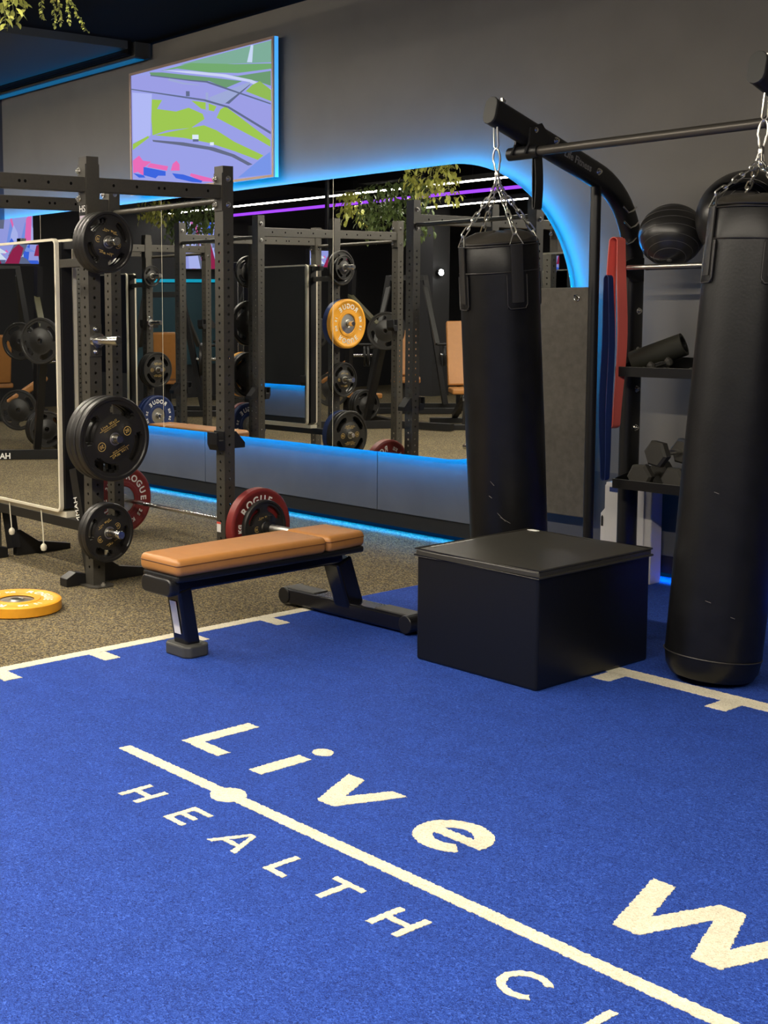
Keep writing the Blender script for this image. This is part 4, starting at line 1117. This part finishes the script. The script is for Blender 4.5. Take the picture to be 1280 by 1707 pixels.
def strand(p, L, sway, me, dens, spread):
    p = Vector(p); P = [p+Vector((sway[0]*f*f, sway[1]*f*f, -L*f)) for f in [i/8 for i in range(9)]]
    MB(pl.location).tube(P, 0.0022, 5).build('stem', M_STEM, pl, smooth=True)
    nl = int(L*dens)
    for i in range(nl):
        f_ = (i+.5)/nl; q = p+Vector((sway[0]*f_*f_, sway[1]*f_*f_, -L*f_))
        o = bpy.data.objects.new('leaf', me); COL.objects.link(o); o.parent = pl
        o.location = q-pl.location
        o.rotation_euler = (math.radians(random.uniform(-75, -15)), random.uniform(-.5, .5), random.uniform(0, 2*PI))
        s = random.uniform(.8, 1.25); o.scale = (s, s, s)
# targets on the vertical plane x = -5.75 roughly
for (y_, z_) in ((3.30, 2.93), (3.33, 2.90), (3.36, 2.94), (3.40, 2.885), (3.43, 2.92), (3.46, 2.965), (3.31, 2.98), (3.38, 2.97)):
    strand((-5.80+random.uniform(-.05, .05), y_, 3.22), 3.22-z_, (0.0, random.uniform(-.03, .03)), LEAF, 46, 1)
for (y_, z_, sw_) in ((3.56, 2.955, .0), (3.63, 2.93, .01), (3.66, 2.95, .015), (3.72, 2.96, .0), (3.70, 2.925, .14)):
    strand((-5.78, y_, 3.22), 3.22-z_, (0, sw_), LEAFS, 190, 1)
def far_plant(label, c, wx, drop, n_):
    t = thing('trailing_plant', label, 'plant', c, 'trailing plants seen in the mirror')
    MB().bounds(-wx/2, wx/2, -.12, .12, .0, .12).build('planter', M_CEIL, t)
    mb = MB(); me = LEAF
    base = [v.co.copy() for v in LEAF.vertices]; pf = [tuple(p.vertices) for p in LEAF.polygons]
    for i in range(n_):
        u = random.uniform(-wx/2, wx/2); dmax = drop*(.45+.55*abs(math.sin(u*7+c[0]))) ; z = -random.random()**.8*dmax
        R_ = Matrix.Rotation(random.uniform(0, 2*PI), 3, 'Z') @ Matrix.Rotation(math.radians(random.uniform(-85, -20)), 3, 'X')
        s = random.uniform(1.0, 2.0); p = Vector((u+random.uniform(-.04, .04), random.uniform(-.14, .14), z))
        mb.add([R_ @ (v*s)+p for v in base], pf)
    me2 = bpy.data.meshes.new('foliage'); me2.from_pydata([tuple(v) for v in mb.v], [], mb.f); me2.update(); me2.shade_smooth()
    obj('foliage', me2, M_LEAFD if n_ > 500 else M_LEAF, t, kind='stuff')
far_plant('dense trailing plant reflected left of the mirror seam above the second rack', (-14.5, 0.95, 3.0), 1.3, .62, 700)
far_plant('small bright fern reflected at the left of the dense plants', (-14.9, 1.35, 3.0), .5, .35, 160)
far_plant('dense trailing plant reflected in the middle of the wall mirror', (-11.6, 0.0, 3.05), 1.1, .75, 800)
far_plant('bright trailing plant reflected under the arch beside the bag chains', (-10.1, 1.0, 3.1), .7, .5, 260)
far_plant('small bright plant reflected left of the middle dense plant', (-12.5, -.1, 3.0), .35, .45, 170)

# ------------------------------------------------------------------ ceiling lights (lamp faces look down, dark housings above)
def linear_light(label, x0, x1, y, z, wd=0.09, material=M_LAMP, group='linear ceiling lights'):
    t = thing('linear_light', label, 'ceiling light', ((x0+x1)/2, y, z), group)
    L = x1-x0
    MB().bounds(-L/2, L/2, -wd/2, wd/2, 0.012, 0.075).build('housing', M_BLACKS, t)
    MB().bounds(-L/2+.01, L/2-.01, -wd/2+.006, wd/2-.006, 0.0, 0.0119).build('diffuser', material, t)
    mb = MB()
    for s in (-.35, .35): mb.cyl((s*L, 0, .075), (s*L, 0, ZC-z), 0.003, 6)
    mb.build('suspension_wire', M_BLACKS, t)
linear_light('linear light above the racks out of the picture', -12.6, -5.2, 3.55, 3.30)
linear_light('linear light above the turf lettering out of the picture', -8.2, 2.4, 1.1, 3.30, 0.10, M_LAMP2)
linear_light('long white linear light reflected high in the wall mirror', -18.0+1.2, -8.6, -.35, 2.98, 0.09, M_LAMPB)
linear_light('second white linear light reflected lower in the arch', -14.5, -6.0, -3.4, 3.0, 0.09, M_LAMPB)
pp = thing('purple_light_strip', 'thin purple light strip reflected under the white light', 'light strip', (-12.5, -1.2, 2.95))
MB().bounds(-4.0, 3.2, -.02, .02, -.02, .02).build('tube', M_PURP, pp)

# ------------------------------------------------------------------ equipment behind the camera, seen in the mirrors
def machine(label, loc, rz, plates=('g20', 'g10'), tall=1.7, text=None):
    t = thing('plate_loaded_machine', label, 'gym machine', loc, 'plate-loaded machines seen in the mirrors', (0, 0, rz))
    def bars(nm, L, material=M_BLACKS, w_=.075, h_=.075):
        for p0_, p1_ in L: MB().bar(p0_, p1_, w_, h_).build(nm, material, t, bevel=0.004)
    bars('base_beam', [((-.75, -.45, .045), (.75, -.45, .045)), ((-.75, .45, .045), (.75, .45, .045)), ((0, -.45, .05), (0, .45, .05))])
    bars('upright', [((-.55, .3, .08), (-.25, .25, tall)), ((.55, .3, .08), (.25, .25, tall))])
    bars('cross_bar', [((-.27, .25, tall-.03), (.27, .25, tall-.03))])
    bars('lever_arm', [((-.25, .25, tall-.15), (-.42, -.35, .95)), ((.25, .25, tall-.15), (.42, -.35, .95))], M_GREY, .06, .05)
    MB().bounds(-.2, .2, -.45, .02, .42, .49).build('seat_pad', M_TAN, t, bevel=.02, seg=3)
    MB().bar((0, .02, .50), (0, .22, 1.15), .32, .075).build('back_pad', M_TAN, t, bevel=.02, seg=3)
    MB().bar((0, -.2, .08), (0, -.2, .42), .08, .08).build('seat_post', M_BLACKS, t)
    for s in (-1, 1):
        MB().cyl((s*.42, -.35, .95), (s*.66, -.35, .95), .02, 12).build('handle', M_BLACKS, t, smooth=True)
        x = s*.50
        for i, kd in enumerate(plates):
            d_ = PL[kd]; o = obj('loaded_plate', d_['parts'][0][1], M_URETH, t, loc=(x+s*(.05*i+.03), .28, .78)); o.rotation_euler = (.3*i, 0, 0 if s > 0 else PI)
        MB().cyl((s*.42, .28, .78), (s*.74, .28, .78), .0235, 14).build('plate_horn', M_CHROME, t, smooth=True)
    if text:
        mb = MB(); text_into(mb, text, .11, lambda u, v, w_: (.2+u, -.489-w_, .045+v)); mb.build('lettering', M_WHITE, t)
    return t
pm = thing('incline_press', 'plate-loaded press with lettered base reflected in the left framed mirror', 'gym machine', (-11.2, 0.9, 0))
def PM(): return MB(pm.location)
PM().bar((-11.75, 1.72, .05), (-10.90, 0.62, .05), .08, .09).build('base_beam', M_BLACKS, pm)
PM().bar((-10.90, 0.62, .05), (-10.2, 0.50, .05), .08, .08).build('base_beam', M_BLACKS, pm)
PM().bar((-12.6, -.1, .05), (-10.9, 0.60, .05), .08, .08).build('base_beam', M_BLACKS, pm)
bdir = Vector((.85, -1.10, 0)).normalized(); bn = Vector((1.10, .85, 0)).normalized()
mb = PM()
text_into(mb, 'HAMMER', .078, lambda u, v, w_: Vector((-11.27, 1.30, .05))-bdir*u+bn*(.0405+w_)+Vector((0, 0, v)), bold=.002); mb.build('lettering', M_WHITE, pm)
PM().bar((-11.3, 0.8, .08), (-10.75, 1.0, 1.35), .07, .07).build('upright', M_BLACKS, pm)
PM().bar((-12.2, .25, .08), (-12.1, .25, 1.95), .07, .07).build('upright', M_BLACKS, pm)
PM().bar((-12.15, .25, 1.62), (-10.75, 1.0, 1.12), .06, .05).build('lever_arm', mat('olive_steel', (.10, .095, .045), .4), pm)
PM().bar((-11.9, .1, .95), (-11.2, .6, 1.02), .04, .04).build('grip_bar', M_GREY, pm)
PM().bar((-12.75, .52, .32), (-12.40, .0, .74), .30, .08).build('back_pad', M_TAN, pm, bevel=.02, seg=3)
PM().bar((-13.1, .95, .28), (-12.78, .56, .30), .32, .08).build('seat_pad', M_TAN, pm, bevel=.02, seg=3)
PM().bounds(-12.05, -11.65, .15, .40, .30, .37).build('foot_pad', M_TAN, pm, bevel=.02, seg=3)
for c_, kd, rz in (((-10.72, 1.08, 1.19), 'g20', 1.1), ((-13.3, -.2, 1.12), 'g20', 1.0), ((-12.3, .42, .40), 'g20', .9), ((-11.7, .48, .24), 'g15', .2), ((-11.65, .49, .24), 'g15', .2), ((-11.6, .50, .24), 'g15', .2)):
    o = obj('loaded_plate', PL[kd]['parts'][0][1], M_URETH, pm, loc=Vector(c_)-pm.location); o.rotation_euler = (.3, 0, rz)
cc = thing('cable_machine', 'dark cable machine with steel rods reflected in the left framed mirror', 'gym machine', (-13.75, .75, 0))
for dx in (-.16, .16): MB().bounds(dx-.04, dx+.04, -.04, .04, 0, 2.1).build('post', M_BLACKS, cc)
for dx in (-.06, .06): MB().cyl((dx, 0, .1), (dx, 0, 2.0), .012, 10).build('guide_rod', M_CHROME, cc, smooth=True)
MB().bounds(-.25, .25, -.08, .08, 2.0, 2.1).build('head', M_BLACKS, cc, bevel=.01)
for k in range(9): MB().bounds(-.11, .11, -.035, .035, .12+.055*k, .165+.055*k).build('weight_block', M_GREY, cc)
machine('plate-loaded row machine reflected behind the second rack', (-12.6, -1.3, 0), 2.4, ('g10', 'g10'), 1.9)
machine('plate-loaded leg machine reflected left of the third rack', (-14.6, 1.4, 0), -.8, ('g20', 'g20'), 1.7)
machine('plate-loaded shoulder machine reflected far behind the yellow plate', (-13.6, -4.6, 0), 1.0, ('g15', 'g10'), 1.9)
machine('plate-loaded chest machine reflected low beside the arch edge', (-9.7, -2.4, 0), -2.2, ('g20', 'g15'), 1.75)
machine('plate-loaded pulldown machine reflected farthest left behind the third rack', (-15.6, -1.2, 0), -1.2, ('g15', 'g15'), 2.1)
machine('plate-loaded squat machine reflected behind the raised tan bench', (-12.2, -3.6, 0), 2.9, ('g20', 'g20'), 1.6)
ab = thing('adjustable_bench', 'tan adjustable bench with raised back reflected beside the punching bag', 'bench', (-10.55, -.05, 0), None, (0, 0, 2.3))
MB().bounds(-.15, .15, -.42, 0, .42, .49).build('seat_pad', M_TAN, ab, bevel=.02, seg=3)
MB().bar((0, .03, .50), (0, .28, 1.28), .30, .075).build('back_pad', M_TAN, ab, bevel=.02, seg=3)
MB().bar((0, -.45, .38), (0, .5, .10), .07, .07).build('main_beam', M_BLACKS, ab)
MB().bar((0, .2, .20), (0, .2, .80), .05, .05).build('support_strut', M_BLACKS, ab)
for y_, w_ in ((-.42, .5), (.5, .62)): MB().bounds(-w_/2, w_/2, y_-.04, y_+.04, 0, .07).build('foot', M_BLACKS, ab, bevel=.008)
MB().bar((0, -.42, .05), (0, -.42, .40), .06, .06).build('leg', M_BLACKS, ab)
struct('column_1', MB().bounds(-14.75, -14.35, -4.2, -3.8, 0, ZC), mat('column_paint', (0.05, 0.05, 0.052), 0.6))
sp = thing('spot_lamp', 'bright white spot lamp reflected between the rack posts', 'lamp', (-14.30, -3.9, 2.0))
MB().lathe([(.02, -.05), (.05, -.045), (.06, .02), (.03, .05)], 'x', n=18).build('lamp_head', M_BLACKS, sp, smooth=True)
MB().lathe([(.004, .062), (.045, .05), (.05, .03)], 'x', n=18).build('lens', mat('spot_white', (0, 0, 0), .5, emit=(1, .98, .92), estr=60), sp, smooth=True)
# screens on the far wall
def far_tv(label, y0_, y1_, z0, z1, seed, XW_=None):
    XL = globals()['XL'] if XW_ is None else XW_
    rr = random.Random(seed)
    t = thing('video_screen', label, 'screen', (XL+.04, (y0_+y1_)/2, z0))
    MB(t.location).bounds(XL+.002, XL+.06, y0_, y1_, z0, z1).build('housing', M_BLACKS, t)
    if XW_ is not None: MB(t.location).bounds(XL+.01, XL+.05, (y0_+y1_)/2-.02, (y0_+y1_)/2+.02, z1, ZC).build('ceiling_pole', M_BLACKS, t)
    names = ['pink', 'dblue', 'blue2', 'white', 'base', 'pave', 'wall', 'wine', 'wine', 'dark']
    mb = MB(t.location); mats = []; idx = []
    ya, yb, za, zb = y0_+.02, y1_-.02, z0+.02, z1-.02
    def poly(P, c, d):
        mb.add([(XL+.061+d, min(yb, max(ya, y)), min(zb, max(za, z))) for y, z in P], [tuple(range(len(P)))])
        m_ = screen_mat(c)
        if m_ not in mats: mats.append(m_)
        idx.append(mats.index(m_))
    poly([(ya, za), (yb, za), (yb, zb), (ya, zb)], 'base', 0)
    hh = zb-za
    for i in range(26):
        cy = rr.uniform(ya, yb); cz = rr.uniform(za, zb); a = rr.uniform(.04, .16); h_ = rr.uniform(.2, .6)*hh; sl_ = rr.uniform(-.12, .12)
        poly([(cy-a, cz-h_), (cy+a*.7, cz-h_), (cy+a*rr.uniform(.2, 1)+sl_, cz+h_*.4), (cy+sl_, cz+h_), (cy-a*.6+sl_, cz+h_*.5)], rr.choice(names), .0002*(i+1))
    me = mb.mesh('screen')
    for q in mats: me.materials.append(q)
    for p, i in zip(me.polygons, idx): p.material_index = i
    obj('screen', me, None, t)
far_tv('colourful video screen reflected at the left edge above the framed mirror', 2.10, 3.6, 2.15, 2.92, 3)
far_tv('purple video screen reflected behind the dense plant', -1.55, -.62, 2.1, 2.9, 5)
far_tv('small video screen reflected inside the left framed mirror', .05, .75, 1.97, 2.22, 9, -12.45)
hs = thing('far_light_strip', 'teal light strip along the far wall seen in the mirrors', 'light strip', (XL+.02, -1, 1.9))
MB().bounds(0, .02, -.5, 2.0, 0, .05).build('tube', mat('led_teal', (0, 0, 0), .5, emit=(0.0, .42, .62), estr=.8), hs)
MB().bounds(.0, .012, -.5, 2.0, -1.35, -.02).build('lower_panel', mat('teal_panel', (.02, .06, .08), .5), hs)
